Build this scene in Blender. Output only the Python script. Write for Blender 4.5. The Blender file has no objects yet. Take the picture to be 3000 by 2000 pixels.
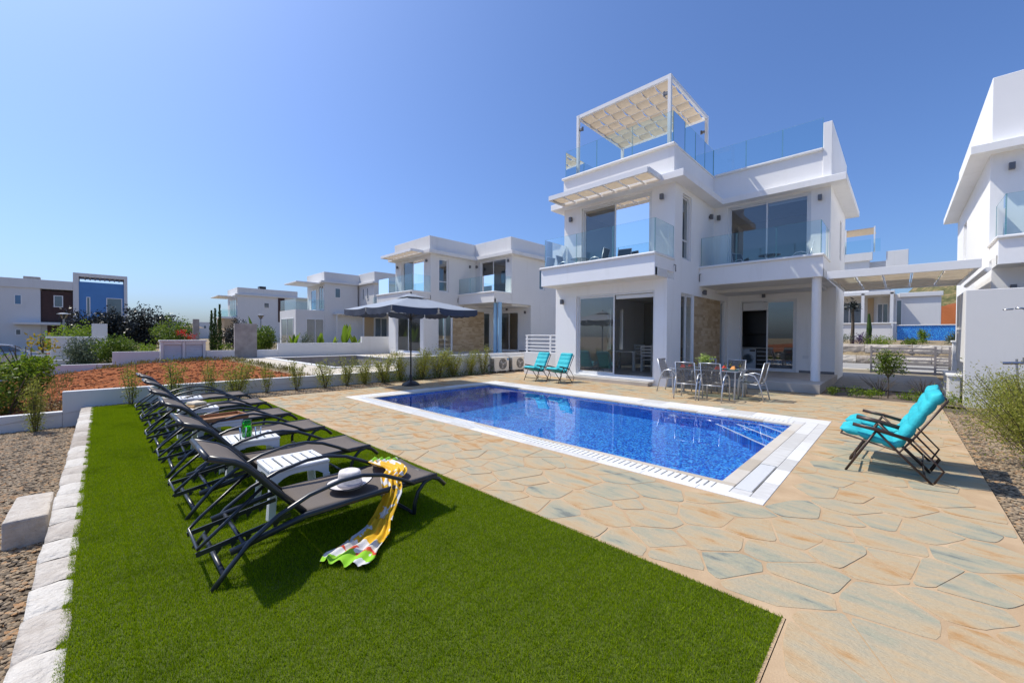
import bpy, math, random
from mathutils import Vector, Matrix, noise
R = math.radians
sc = bpy.context.scene
C = sc.collection
rnd = random.Random(7)

# ------------------------------------------------------------------ camera, sky, sun
CAM = Vector((10.2822, -4.3907, 1.6))
PITCH, ROLL, YAW, FPX = 0.01375467, 0.00575865, 0.77156820, 1168.05
cam = bpy.data.cameras.new('camera')
cam.sensor_width = 36.0; cam.lens = 36.0 * FPX / 3000.0
cam.clip_start = 0.05; cam.clip_end = 3000
camo = bpy.data.objects.new('camera', cam); C.objects.link(camo)
f = Vector((-math.sin(YAW)*math.cos(PITCH), math.cos(YAW)*math.cos(PITCH), -math.sin(PITCH)))
r = Vector((math.cos(YAW), math.sin(YAW), 0)); u = r.cross(f)
c_, s_ = math.cos(ROLL), math.sin(ROLL)
r2 = c_*r + s_*u; u2 = -s_*r + c_*u
camo.matrix_world = Matrix.Translation(CAM) @ Matrix((r2, u2, -f)).transposed().to_4x4()
sc.camera = camo

TOSUN = Vector((-.58, -.26, 1)).normalized()
EL = math.asin(TOSUN.z)
w = bpy.data.worlds.new('World'); sc.world = w; w.use_nodes = True
wn = w.node_tree
sky = wn.nodes.new('ShaderNodeTexSky'); sky.sky_type = 'NISHITA'; sky.sun_disc = False
sky.sun_elevation = EL; sky.sun_rotation = math.atan2(TOSUN.x, TOSUN.y)
sky.air_density = 1.0; sky.dust_density = 2.1; sky.ozone_density = 3.2; sky.altitude = 20
tn = wn.nodes.new('ShaderNodeVectorMath'); tn.operation = 'MULTIPLY'; tn.inputs[1].default_value = (.80, 1.02, 1.40)   # white balance of the sky
wn.links.new(sky.outputs[0], tn.inputs[0]); wn.links.new(tn.outputs[0], wn.nodes['Background'].inputs[0])
wn.nodes['Background'].inputs[1].default_value = 0.122
sl = bpy.data.lights.new('sun', 'SUN'); sl.energy = 4.6; sl.angle = R(0.5); sl.color = (1, .94, .82)
so = bpy.data.objects.new('sun', sl); C.objects.link(so)
so.rotation_euler = (-TOSUN).to_track_quat('-Z', 'Y').to_euler(); so.location = (0, 0, 30)
sl.cycles.is_caustics_light = True
vs = sc.view_settings
vs.view_transform = 'Standard'; vs.look = 'None'; vs.exposure = 0.05; vs.gamma = 1; vs.use_curve_mapping = False
sc.cycles.max_bounces = 14; sc.cycles.diffuse_bounces = 8; sc.cycles.glossy_bounces = 4
sc.cycles.transmission_bounces = 8; sc.cycles.transparent_max_bounces = 24
sc.cycles.sample_clamp_indirect = 6.0
sc.cycles.use_denoising = True

# ------------------------------------------------------------------ helpers
class MB:
    def __init__(s): s.v = []; s.f = []; s.t = []
    def add(s, vs, fs, tint=None):
        b = len(s.v); s.v += [tuple(p) for p in vs]; s.f += [tuple(i+b for i in q) for q in fs]
        s.t += [tint if tint is not None else .5]*len(vs)
        return s
    def box(s, x0, x1, y0, y1, z0, z1, tint=None):
        if x0 > x1: x0, x1 = x1, x0
        if y0 > y1: y0, y1 = y1, y0
        if z0 > z1: z0, z1 = z1, z0
        return s.add([(x, y, z) for z in (z0, z1) for y in (y0, y1) for x in (x0, x1)],
              [(0,2,3,1),(4,5,7,6),(0,1,5,4),(2,6,7,3),(0,4,6,2),(1,3,7,5)], tint)
    def beam(s, a, b, w, h, up=(0,0,1), tint=None):
        a = Vector(a); b = Vector(b); d = (b-a).normalized(); up = Vector(up)
        if abs(d.dot(up)) > .98: up = Vector((1,0,0))
        sd = d.cross(up).normalized(); uu = sd.cross(d)
        vs = [p + sd*i*w/2 + uu*j*h/2 for p in (a, b) for j in (-1, 1) for i in (-1, 1)]
        return s.add(vs, [(0,1,3,2),(4,6,7,5),(0,4,5,1),(2,3,7,6),(0,2,6,4),(1,5,7,3)], tint)
    def tube(s, pts, rad, n=8, flat=1.0, tint=None, cap=True):
        pts = [Vector(p) for p in pts]; m = len(pts); vs = []; fs = []
        rr = rad if isinstance(rad, (list, tuple)) else [rad]*m
        prev = None
        for i, p in enumerate(pts):
            d = ((pts[min(i+1, m-1)] - p).normalized() + (p - pts[max(i-1, 0)]).normalized())
            if d.length < 1e-6: d = Vector((0,0,1))
            d.normalize()
            if prev is None:
                a = Vector((0,0,1)) if abs(d.z) < .9 else Vector((1,0,0))
                x = d.cross(a).normalized()
            else:
                x = (prev - d*prev.dot(d)).normalized()
            prev = x; y = d.cross(x)
            for k in range(n):
                t = 2*math.pi*k/n
                vs.append(p + x*math.cos(t)*rr[i] + y*math.sin(t)*rr[i]*flat)
        for i in range(m-1):
            for k in range(n):
                fs.append((i*n+k, i*n+(k+1) % n, (i+1)*n+(k+1) % n, (i+1)*n+k))
        if cap: fs.append(tuple(range(n-1, -1, -1))); fs.append(tuple((m-1)*n+k for k in range(n)))
        return s.add(vs, fs, tint)
    def lathe(s, prof, cx=0, cy=0, n=20, tint=None):
        vs = []; fs = []; m = len(prof)
        for rr, z in prof:
            for k in range(n):
                t = 2*math.pi*k/n; vs.append((cx+rr*math.cos(t), cy+rr*math.sin(t), z))
        for i in range(m-1):
            for k in range(n): fs.append((i*n+k, i*n+(k+1) % n, (i+1)*n+(k+1) % n, (i+1)*n+k))
        fs.append(tuple(range(n-1, -1, -1))); fs.append(tuple((m-1)*n+k for k in range(n)))
        return s.add(vs, fs, tint)
    def prism(s, poly, z0, z1, inset=0, tint=None):
        n = len(poly); cx = sum(p[0] for p in poly)/n; cy = sum(p[1] for p in poly)/n
        top = [(p[0]+(cx-p[0])*inset, p[1]+(cy-p[1])*inset, z1) for p in poly]
        vs = [(p[0], p[1], z0) for p in poly] + top
        return s.add(vs, [tuple(range(n, 2*n))] + [(i, (i+1) % n, n+(i+1) % n, n+i) for i in range(n)], tint)
    def grid(s, fn, nu, nv, tint=None, thick=None):
        vs = [fn(i/nu, j/nv) for j in range(nv+1) for i in range(nu+1)]
        return s.add(vs, [(j*(nu+1)+i, j*(nu+1)+i+1, (j+1)*(nu+1)+i+1, (j+1)*(nu+1)+i) for j in range(nv) for i in range(nu)], tint)
    def wall(s, ax, c0, c1, u0, u1, z0, z1, ops=()):
        us = sorted({u0, u1, *[v for o in ops for v in o[:2] if u0 < v < u1]})
        zs = sorted({z0, z1, *[v for o in ops for v in o[2:] if z0 < v < z1]})
        def solid(i, j):
            if not (0 <= i < len(us)-1 and 0 <= j < len(zs)-1): return False
            uc = (us[i]+us[i+1])/2; zc = (zs[j]+zs[j+1])/2
            return not any(o[0] < uc < o[1] and o[2] < zc < o[3] for o in ops)
        P = (lambda c, uu, z: (c, uu, z)) if ax == 'x' else (lambda c, uu, z: (uu, c, z))
        for i in range(len(us)-1):
            for j in range(len(zs)-1):
                if not solid(i, j): continue
                a, b, c, d = us[i], us[i+1], zs[j], zs[j+1]
                for cc in (c0, c1): s.add([P(cc,a,c),P(cc,b,c),P(cc,b,d),P(cc,a,d)], [(0,1,2,3)])
                if not solid(i-1, j): s.add([P(c0,a,c),P(c1,a,c),P(c1,a,d),P(c0,a,d)], [(0,1,2,3)])
                if not solid(i+1, j): s.add([P(c0,b,c),P(c1,b,c),P(c1,b,d),P(c0,b,d)], [(0,1,2,3)])
                if not solid(i, j-1): s.add([P(c0,a,c),P(c1,a,c),P(c1,b,c),P(c0,b,c)], [(0,1,2,3)])
                if not solid(i, j+1): s.add([P(c0,a,d),P(c1,a,d),P(c1,b,d),P(c0,b,d)], [(0,1,2,3)])
        return s
    def mesh(s, name, mat, smooth=False, merge=False):
        me = bpy.data.meshes.new(name); me.from_pydata(s.v, [], s.f)
        for m in (mat if isinstance(mat, (list, tuple)) else [mat]): me.materials.append(m)
        at = me.attributes.new('tint', 'FLOAT', 'POINT'); at.data.foreach_set('value', s.t)
        me.update()
        import bmesh
        bm = bmesh.new(); bm.from_mesh(me)
        if merge: bmesh.ops.remove_doubles(bm, verts=bm.verts, dist=1e-4)
        bmesh.ops.recalc_face_normals(bm, faces=bm.faces); bm.to_mesh(me); bm.free()
        if smooth: me.polygons.foreach_set('use_smooth', [True]*len(me.polygons))
        return me
    def build(s, name, mat, parent=None, smooth=False, bevel=0, merge=False, label=None):
        o = bpy.data.objects.new(name, s.mesh(name, mat, smooth, merge)); C.objects.link(o)
        if parent: o.parent = parent
        if bevel:
            b = o.modifiers.new('bevel', 'BEVEL'); b.width = bevel; b.segments = 1 if bevel < .012 else 2; b.limit_method = 'ANGLE'
        if label: o['label'] = label
        return o

def pieces(name, mat, parent, bevel, *boxes):
    for b_ in boxes: MB().box(*b_).build(name, mat, parent, bevel=bevel)
def tag(o, label=None, cat=None, group=None, kind=None):
    if label: o['label'] = label
    if cat: o['category'] = cat
    if group: o['group'] = group
    if kind: o['kind'] = kind
    return o
def empty(name, loc=(0,0,0), rz=0, label=None, cat=None, group=None):
    o = bpy.data.objects.new(name, None); C.objects.link(o); o.location = loc; o.rotation_euler = (0,0,rz)
    o.empty_display_size = .1
    return tag(o, label, cat, group)
def inst(name, me, parent=None, loc=(0,0,0), rot=(0,0,0), scale=(1,1,1)):
    o = bpy.data.objects.new(name, me); C.objects.link(o)
    if parent: o.parent = parent
    o.location = loc; o.rotation_euler = rot; o.scale = scale
    return o
def dup(root, loc, rz=0, label=None, group=None):
    kids = {}
    for o in list(C.objects):
        if o.parent: kids.setdefault(o.parent, []).append(o)
    def cp(o, par):
        c = o.copy(); C.objects.link(c)
        if par: c.parent = par
        for k in kids.get(o, []): cp(k, c)
        return c
    c = cp(root, None); c.location = loc; c.rotation_euler = (0,0,rz)
    return tag(c, label, None, group)

# ------------------------------------------------------------------ materials
def nm(name):
    m = bpy.data.materials.new(name); m.use_nodes = True
    return m, m.node_tree, m.node_tree.nodes['Principled BSDF']
def N(nt, t, **k):
    n = nt.nodes.new(t)
    for a, v in k.items(): setattr(n, a, v)
    return n
def ramp(nt, fac, stops):
    n = N(nt, 'ShaderNodeValToRGB'); e = n.color_ramp.elements
    e[0].position, e[0].color = stops[0][0], (*stops[0][1], 1)
    e[1].position, e[1].color = stops[-1][0], (*stops[-1][1], 1)
    for p, c in stops[1:-1]:
        x = e.new(p); x.color = (*c, 1)
    nt.links.new(fac, n.inputs[0]); return n.outputs[0]
def noisef(nt, scale, detail=4, rough=.55, dist=0, vec=None, stretch=None):
    n = N(nt, 'ShaderNodeTexNoise'); n.inputs['Scale'].default_value = scale; n.inputs['Detail'].default_value = detail
    n.inputs['Roughness'].default_value = rough; n.inputs['Distortion'].default_value = dist
    if vec is None: vec = N(nt, 'ShaderNodeNewGeometry').outputs['Position']
    if stretch:
        mp = N(nt, 'ShaderNodeMapping'); mp.inputs['Scale'].default_value = stretch[0]; mp.inputs['Rotation'].default_value = stretch[1]
        nt.links.new(vec, mp.inputs[0]); vec = mp.outputs[0]
    nt.links.new(vec, n.inputs['Vector']); return n.outputs[0]
def mixc(nt, fac, a, b, mode='MIX'):
    n = N(nt, 'ShaderNodeMix', data_type='RGBA', blend_type=mode)
    for i, x in ((0, fac), (6, a), (7, b)):
        if hasattr(x, 'is_output'): nt.links.new(x, n.inputs[i])
        elif i == 0: n.inputs[0].default_value = x
        else: n.inputs[i].default_value = (*x, 1)
    return n.outputs[2]
def bumpn(nt, b, h, strength, dist=.01):
    n = N(nt, 'ShaderNodeBump'); n.inputs['Strength'].default_value = strength; n.inputs['Distance'].default_value = dist
    nt.links.new(h, n.inputs['Height']); nt.links.new(n.outputs[0], b.inputs['Normal'])
def M(name, col, rough=.6, var=.08, scale=3, bump=0, bs=60, metal=0, spec=.5, bd=.004, col2=None, coat=0):
    m, nt, b = nm(name)
    nf = noisef(nt, scale, 5)
    c2 = col2 or tuple(min(1, x*(1+var)) for x in col)
    c1 = col if col2 else tuple(x*(1-var) for x in col)
    nt.links.new(ramp(nt, nf, [(.3, c1), (.7, c2)]), b.inputs['Base Color'])
    b.inputs['Roughness'].default_value = rough; b.inputs['Metallic'].default_value = metal
    b.inputs['Specular IOR Level'].default_value = spec; b.inputs['Coat Weight'].default_value = coat
    if bump: bumpn(nt, b, noisef(nt, bs, 3), bump, bd)
    return m
def tinted(name, stops, rough=.7, nscale=8, namt=.35, bump=0, bs=80, bd=.004, stretch=None, spec=.3):
    """colour from the per-piece value 'tint' plus noise"""
    m, nt, b = nm(name)
    a = N(nt, 'ShaderNodeAttribute'); a.attribute_name = 'tint'
    nf = noisef(nt, nscale, 6, .6, stretch=stretch)
    mt = N(nt, 'ShaderNodeMath', operation='MULTIPLY_ADD'); nt.links.new(nf, mt.inputs[0]); mt.inputs[1].default_value = namt*2; mt.inputs[2].default_value = -namt
    ad = N(nt, 'ShaderNodeMath', operation='ADD'); nt.links.new(a.outputs['Fac'], ad.inputs[0]); nt.links.new(mt.outputs[0], ad.inputs[1])
    nt.links.new(ramp(nt, ad.outputs[0], stops), b.inputs['Base Color'])
    b.inputs['Roughness'].default_value = rough; b.inputs['Specular IOR Level'].default_value = spec
    if bump: bumpn(nt, b, noisef(nt, bs, 4, stretch=stretch), bump, bd)
    return m
def leafm(name, c0, c1, trans=.35, rough=.5, patchy=0):
    m, nt, b = nm(name)
    a = N(nt, 'ShaderNodeAttribute'); a.attribute_name = 'tint'
    col = ramp(nt, a.outputs['Fac'], [(0, c0), (1, c1)])
    if patchy: col = mixc(nt, 1, col, ramp(nt, noisef(nt, patchy, 5, .6), [(.32, (.72, .76, .70)), (.5, (1, 1, 1)), (.7, (1.0, .97, .80))]), 'MULTIPLY')
    nt.links.new(col, b.inputs['Base Color']); b.inputs['Roughness'].default_value = rough; b.inputs['Specular IOR Level'].default_value = .3 if not patchy else .12
    t = N(nt, 'ShaderNodeBsdfTranslucent'); nt.links.new(col, t.inputs[0])
    mx = N(nt, 'ShaderNodeMixShader'); mx.inputs[0].default_value = trans
    nt.links.new(b.outputs[0], mx.inputs[1]); nt.links.new(t.outputs[0], mx.inputs[2])
    nt.links.new(mx.outputs[0], nt.nodes['Material Output'].inputs[0]); return m
def clothm(name, col, trans=.3, rough=.85, var=.06, bump=.2, bs=400):
    m, nt, b = nm(name)
    c = ramp(nt, noisef(nt, 6, 4), [(.3, tuple(x*(1-var) for x in col)), (.7, tuple(min(1, x*(1+var)) for x in col))])
    nt.links.new(c, b.inputs['Base Color']); b.inputs['Roughness'].default_value = rough; b.inputs['Specular IOR Level'].default_value = .2
    if bump: bumpn(nt, b, noisef(nt, bs, 2), bump, .001)
    t = N(nt, 'ShaderNodeBsdfTranslucent'); nt.links.new(c, t.inputs[0])
    mx = N(nt, 'ShaderNodeMixShader'); mx.inputs[0].default_value = trans
    nt.links.new(b.outputs[0], mx.inputs[1]); nt.links.new(t.outputs[0], mx.inputs[2])
    nt.links.new(mx.outputs[0], nt.nodes['Material Output'].inputs[0]); return m
def glassm(name, tint, gloss=1.0, ior=1.5):
    """thin pane: clear with a tint, mirror by Fresnel"""
    m, nt, b = nm(name); nt.nodes.remove(b)
    t = N(nt, 'ShaderNodeBsdfTransparent'); t.inputs[0].default_value = (*tint, 1)
    g = N(nt, 'ShaderNodeBsdfGlossy'); g.inputs['Roughness'].default_value = .0; g.inputs[0].default_value = (gloss,)*3 + (1,)
    fr = N(nt, 'ShaderNodeFresnel'); fr.inputs[0].default_value = ior
    mx = N(nt, 'ShaderNodeMixShader'); nt.links.new(fr.outputs[0], mx.inputs[0])
    nt.links.new(t.outputs[0], mx.inputs[1]); nt.links.new(g.outputs[0], mx.inputs[2])
    nt.links.new(mx.outputs[0], nt.nodes['Material Output'].inputs[0]); return m

def renderm(name, c):
    m, nt, b = nm(name)
    a = ramp(nt, noisef(nt, .6, 5), [(.35, tuple(x*.965 for x in c)), (.65, c)])
    s_ = ramp(nt, noisef(nt, 3.0, 6, .7, stretch=((1, 1, .12), (0, 0, 0))), [(.30, (.90, .895, .875)), (.46, (1, 1, 1))])
    nt.links.new(mixc(nt, .55, a, s_, 'MULTIPLY'), b.inputs['Base Color']); b.inputs['Roughness'].default_value = .88; b.inputs['Specular IOR Level'].default_value = .2
    bumpn(nt, b, noisef(nt, 70, 6, .7), .25, .004); return m
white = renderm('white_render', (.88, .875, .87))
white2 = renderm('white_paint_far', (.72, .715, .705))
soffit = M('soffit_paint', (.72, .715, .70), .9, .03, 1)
capw = M('white_stone_coping_cap', (.82, .815, .80), .55, .03, 3)
alu = M('white_aluminium', (.72, .73, .74), .35, .02, 5, metal=.0, coat=.2)
alud = M('grey_frame', (.30, .31, .33), .4, .03, 5, metal=.3)
paintw = M('white_metal_paint', (.80, .80, .80), .35, .02, 5)
glass = glassm('railing_glass', (.80, .93, .94), 1, 1.5)
wglass = glassm('window_glass', (.80, .87, .88), 1, 2.3)
darkglass = M('far_window_glass', (.10, .13, .15), .06, .25, .6, spec=1.0, coat=.5)
blueglass = M('far_window_blue_film', (.05, .16, .34), .08, .25, .6, spec=1.0, coat=.5)
lampm = M('grey_lamp_metal', (.16, .16, .17), .45, .05, 5, metal=.6)
cream = clothm('cream_shade_cloth', (.52, .42, .30), .42)
creamd = clothm('cream_shade_cloth_thick', (.74, .63, .48), .22)
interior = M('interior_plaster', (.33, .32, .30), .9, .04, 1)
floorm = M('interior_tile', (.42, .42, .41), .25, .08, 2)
tilet = M('terrace_tile', (.44, .40, .35), .6, .18, 1.2, .1, 60)
darkm = M('dark_cabinet', (.02, .02, .022), .3, .1, 3)
conc = M('grey_concrete', (.33, .30, .28), .9, .22, 2.5, .4, 30)
brown = M('brown_cladding', (.055, .022, .018), .6, .2, 4, .2, 30)
bluew = M('blue_render', (.10, .26, .55), .85, .05, 1)
blackm = M('dark_grey_metal', (.030, .031, .036), .4, .15, 6, metal=.2)
# ------------------------------------------------------------------ terrain and lot
def sstep(a, b, x):
    t = max(0, min(1, (x-a)/(b-a))); return t*t*(3-2*t)
def ground_h(x, y):
    # level of the land round the plot
    if x > 11.0 - 1e-6 and y < 12: return -.07
    if x < -2.44:
        h = .22*sstep(-6.0, 1.0, y) - .45*(1-sstep(-8.5, -3.2, y))
        if -16.2 < x < -3 and -7 < y < .4:
            h += .10*noise.noise(Vector((x*.9, y*.9, 0))) + .05*noise.noise(Vector((x*2.5, y*2.5, 3)))
            h += .12*math.exp(-((x+13.5)**2/5 + (y+2.6)**2/2.2))
        if x < -16.4: h = h + .25*sstep(-17, -30, x)
        return h
    if y < -4.6: return -.42
    if y > 28.5 and x > -30: return 1.1*sstep(28.6, 28.7, y) + .35*sstep(30, 36, y)
    return -.02
import bmesh
def axis_lines(vals, lo, hi):
    return sorted({lo, hi, *vals})
xl = [-1400, -700, -350, -180, -120, -90, -70, -60, -54, -48, -42, -36, -32, -28, -25, -22, -20, -18, -16.5] + [-16 + .5*i for i in range(27)] + [-2.9, -2.44, -1, 1, 3, 5, 7, 9, 11.0, 11.8, 13, 16, 20, 30, 50, 100, 200, 400, 900]
yl = [-900, -400, -200, -100, -60, -40, -30, -20, -14, -10, -9, -8.4] + [-8 + .4*i for i in range(21)] + [.4, .8, 1.4, 2.1, 3, 4, 5, 6, 7.1, 8, 9.6, 11, 12, 14, 17.3, 20, 24, 28.6, 28.75, 30, 31, 33, 36, 40, 50, 70, 100, 200, 400, 900]
yl = sorted(set(round(v, 3) for v in yl + [-4.62]))
xl = sorted(set(round(v, 3) for v in xl))
g = MB(); idx = {}
for j, y in enumerate(yl):
    for i, x in enumerate(xl):
        idx[i, j] = len(g.v); g.v.append((x, y, ground_h(x + (-.01 if x == -2.44 else 0), y))); g.t.append(.5)
for j in range(len(yl)-1):
    for i in range(len(xl)-1):
        xc = (xl[i]+xl[i+1])/2; yc = (yl[j]+yl[j+1])/2
        if -2.44 < xc < 11.0 and -4.62 < yc < 9.6: continue
        if -2.44 < xc < 9.0 and -8.4 < yc < -4.6: continue
        if -15.0 < xc < -6.0 and 2.1 < yc < 7.1: continue
        g.f.append((idx[i,j], idx[i+1,j], idx[i+1,j+1], idx[i,j+1]))
m, nt, b = nm('earth')
pos = N(nt, 'ShaderNodeNewGeometry').outputs['Position']
n1 = noisef(nt, .35, 5); n2 = noisef(nt, 3.5, 6, .65)
soil = ramp(nt, n2, [(.3, (.13, .040, .013)), (.5, (.28, .085, .026)), (.72, (.40, .155, .06))])
dry = ramp(nt, n2, [(.3, (.20, .15, .09)), (.7, (.36, .29, .19))])
sep = N(nt, 'ShaderNodeSeparateXYZ'); nt.links.new(pos, sep.inputs[0])
def rng(out, a, b_):
    q = N(nt, 'ShaderNodeMapRange'); nt.links.new(out, q.inputs[0]); q.inputs[1].default_value = a; q.inputs[2].default_value = b_; return q.outputs[0]
my = N(nt, 'ShaderNodeMath', operation='ADD'); nt.links.new(sep.outputs[1], my.inputs[0]); nt.links.new(n1, my.inputs[1])
isx = rng(sep.outputs[0], -16.8, -16.3)
isx2 = rng(sep.outputs[0], -2.2, -2.6)
isy = rng(my.outputs[0], .9, .6)
mm = N(nt, 'ShaderNodeMath', operation='MULTIPLY'); nt.links.new(isx, mm.inputs[0]); nt.links.new(isx2, mm.inputs[1])
m2 = N(nt, 'ShaderNodeMath', operation='MULTIPLY'); nt.links.new(mm.outputs[0], m2.inputs[0]); nt.links.new(isy, m2.inputs[1])
nt.links.new(mixc(nt, m2.outputs[0], dry, soil), b.inputs['Base Color']); b.inputs['Roughness'].default_value = .95; b.inputs['Specular IOR Level'].default_value = .1
bumpn(nt, b, noisef(nt, 9, 8, .7), 1.0, .06)
go = g.build('ground', m, smooth=True); tag(go, 'earth ground around the plots, red soil beyond the low wall', kind='structure')

# clods on the red soil
clm = tinted('red_clod', [(0, (.11, .032, .010)), (.5, (.27, .08, .024)), (1, (.42, .18, .075))], .95, 6, .2)
cb = MB()
def blob(mb, cx, cy, cz, rx, ry, rz_, tint, rot=0, jit=.25):
    base = [(0,0,1), (.89,0,.45), (.28,.85,.45), (-.72,.53,.45), (-.72,-.53,.45), (.28,-.85,.45), (.72,.53,-.45), (-.28,.85,-.45), (-.89,0,-.45), (-.28,-.85,-.45), (.72,-.53,-.45), (0,0,-1)]
    F = [(0,1,2),(0,2,3),(0,3,4),(0,4,5),(0,5,1),(1,6,2),(2,7,3),(3,8,4),(4,9,5),(5,10,1),(6,7,2),(7,8,3),(8,9,4),(9,10,5),(10,6,1),(11,7,6),(11,8,7),(11,9,8),(11,10,9),(11,6,10)]
    co, si = math.cos(rot), math.sin(rot); vs = []
    for x, y, z in base:
        k = 1 + rnd.uniform(-jit, jit)
        x, y, z = x*rx*k, y*ry*k, z*rz_*k
        vs.append((cx + x*co - y*si, cy + x*si + y*co, cz + z))
    mb.add(vs, F, tint)
for i in range(3600):
    x = rnd.uniform(-15.9, -3.0); y = rnd.uniform(-6.5, .2)
    s = rnd.uniform(.012, .05)*(1.6 if rnd.random() < .10 else 1)
    blob(cb, x, y, ground_h(x, y)+s*.2, s, s*.8, s*.55, rnd.random(), rnd.uniform(0, 6))
o = cb.build('soil_clods', clm); tag(o, 'loose clods on the bare red soil plot', kind='stuff')

# --- patio mortar base with a hole for the pool
OX0, OX1, OY0, OY1 = 0.0, 9.37, 0.0, 5.34
IX0, IX1, IY0, IY1 = .62, 8.88, .43, 4.45
mortar = M('tan_mortar', (.37, .25, .14), .9, .12, 3, .7, 90, col2=(.50, .36, .22))
pb = MB()
zt = -.0028
def flat(mb, x0, x1, y0, y1, z): mb.add([(x0,y0,z),(x1,y0,z),(x1,y1,z),(x0,y1,z)], [(0,1,2,3)])
flat(pb, -1.3, 11.0, -1.68, 0, zt); flat(pb, 9.37, 11.0, 0, 5.34, zt); flat(pb, -1.3, 0, 0, 2.2, zt); flat(pb, -2.05, 0, 2.2, 5.34, zt)
flat(pb, -2.05, 11.0, 5.34, 9.6, zt); flat(pb, 9.84, 11.0, -4.6, -1.68, zt)
# a thin edge where the paving steps down to the gravel on the right
pb.add([(11.0,-4.6,zt),(11.0,9.6,zt),(11.0,9.6,-.12),(11.0,-4.6,-.12)], [(0,1,2,3)])
patio = pb.build('patio', mortar); tag(patio, 'crazy paved patio of flagstones round the pool', kind='structure')

stonem = tinted('flagstone', [(0, (.40, .225, .09)), (.2, (.44, .31, .175)), (.42, (.43, .34, .215)), (.6, (.38, .325, .225)), (.76, (.33, .315, .225)), (.9, (.26, .265, .21)), (1, (.17, .18, .155))],
                .80, 2.8, 1.15, 1.0, 45, .008, ((.8, 2.2, 1), (0, 0, R(25))))
def clip(poly, nx, ny, d):
    out = []
    n = len(poly)
    for i in range(n):
        a = poly[i]; b = poly[(i+1) % n]; da = a[0]*nx + a[1]*ny - d; db = b[0]*nx + b[1]*ny - d
        if da <= 0: out.append(a)
        if (da < 0 < db) or (db < 0 < da):
            t = da/(da-db); out.append((a[0]+(b[0]-a[0])*t, a[1]+(b[1]-a[1])*t))
    return out
HOLES = [(0, 9.37, 0, 5.34), (-3, 9.84, -9, -1.68), (.45, 4.98, 8.14, 20), (4.9, 8.68, 9.9, 20), (-3, -1.3, -9, 2.2), (8.68, 20, 9.55, 20), (-3, .45, 8.0, 20), (1.2, 4.56, 7.78, 8.2)]
BX = (-2.05, 11.0, -4.6, 9.6)
def voronoi(seed, x0, x1, y0, y1, cell, ang, asp):
    rg = random.Random(seed); pts = []; gx = int((x1-x0)/cell)+1; gy = int((y1-y0)/cell)+1; G = {}
    ca, sa = math.cos(ang), math.sin(ang)
    for i in range(-1, gx+2):
        for j in range(-1, gy+2):
            if rg.random() < .13: continue
            p = (x0+(i+.5+rg.uniform(-.6,.6))*cell, y0+(j+.5+rg.uniform(-.6,.6))*cell); G.setdefault((i, j), []).append(len(pts)); pts.append(p)
    cells = []
    for (i, j), l in G.items():
        for k in l:
            p = pts[k]; poly = [(p[0]-cell*2.2, p[1]-cell*2.2), (p[0]+cell*2.2, p[1]-cell*2.2), (p[0]+cell*2.2, p[1]+cell*2.2), (p[0]-cell*2.2, p[1]+cell*2.2)]
            for di in range(-3, 4):
                for dj in range(-3, 4):
                    for q in G.get((i+di, j+dj), []):
                        if q == k: continue
                        dx, dy = pts[q][0]-p[0], pts[q][1]-p[1]
                        # stretched metric
                        ux = dx*ca + dy*sa; uy = -dx*sa + dy*ca
                        mx_, my_ = ux/asp**2, uy
                        nx = mx_*ca - my_*sa; ny = mx_*sa + my_*ca
                        d = nx*(p[0]+dx/2) + ny*(p[1]+dy/2)
                        poly = clip(poly, nx, ny, d)
                        if len(poly) < 3: break
            if len(poly) >= 3: cells.append((p, poly))
    return cells
def area(p): return abs(sum(p[i][0]*p[(i+1) % len(p)][1]-p[(i+1) % len(p)][0]*p[i][1] for i in range(len(p))))/2
stones = []
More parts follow.
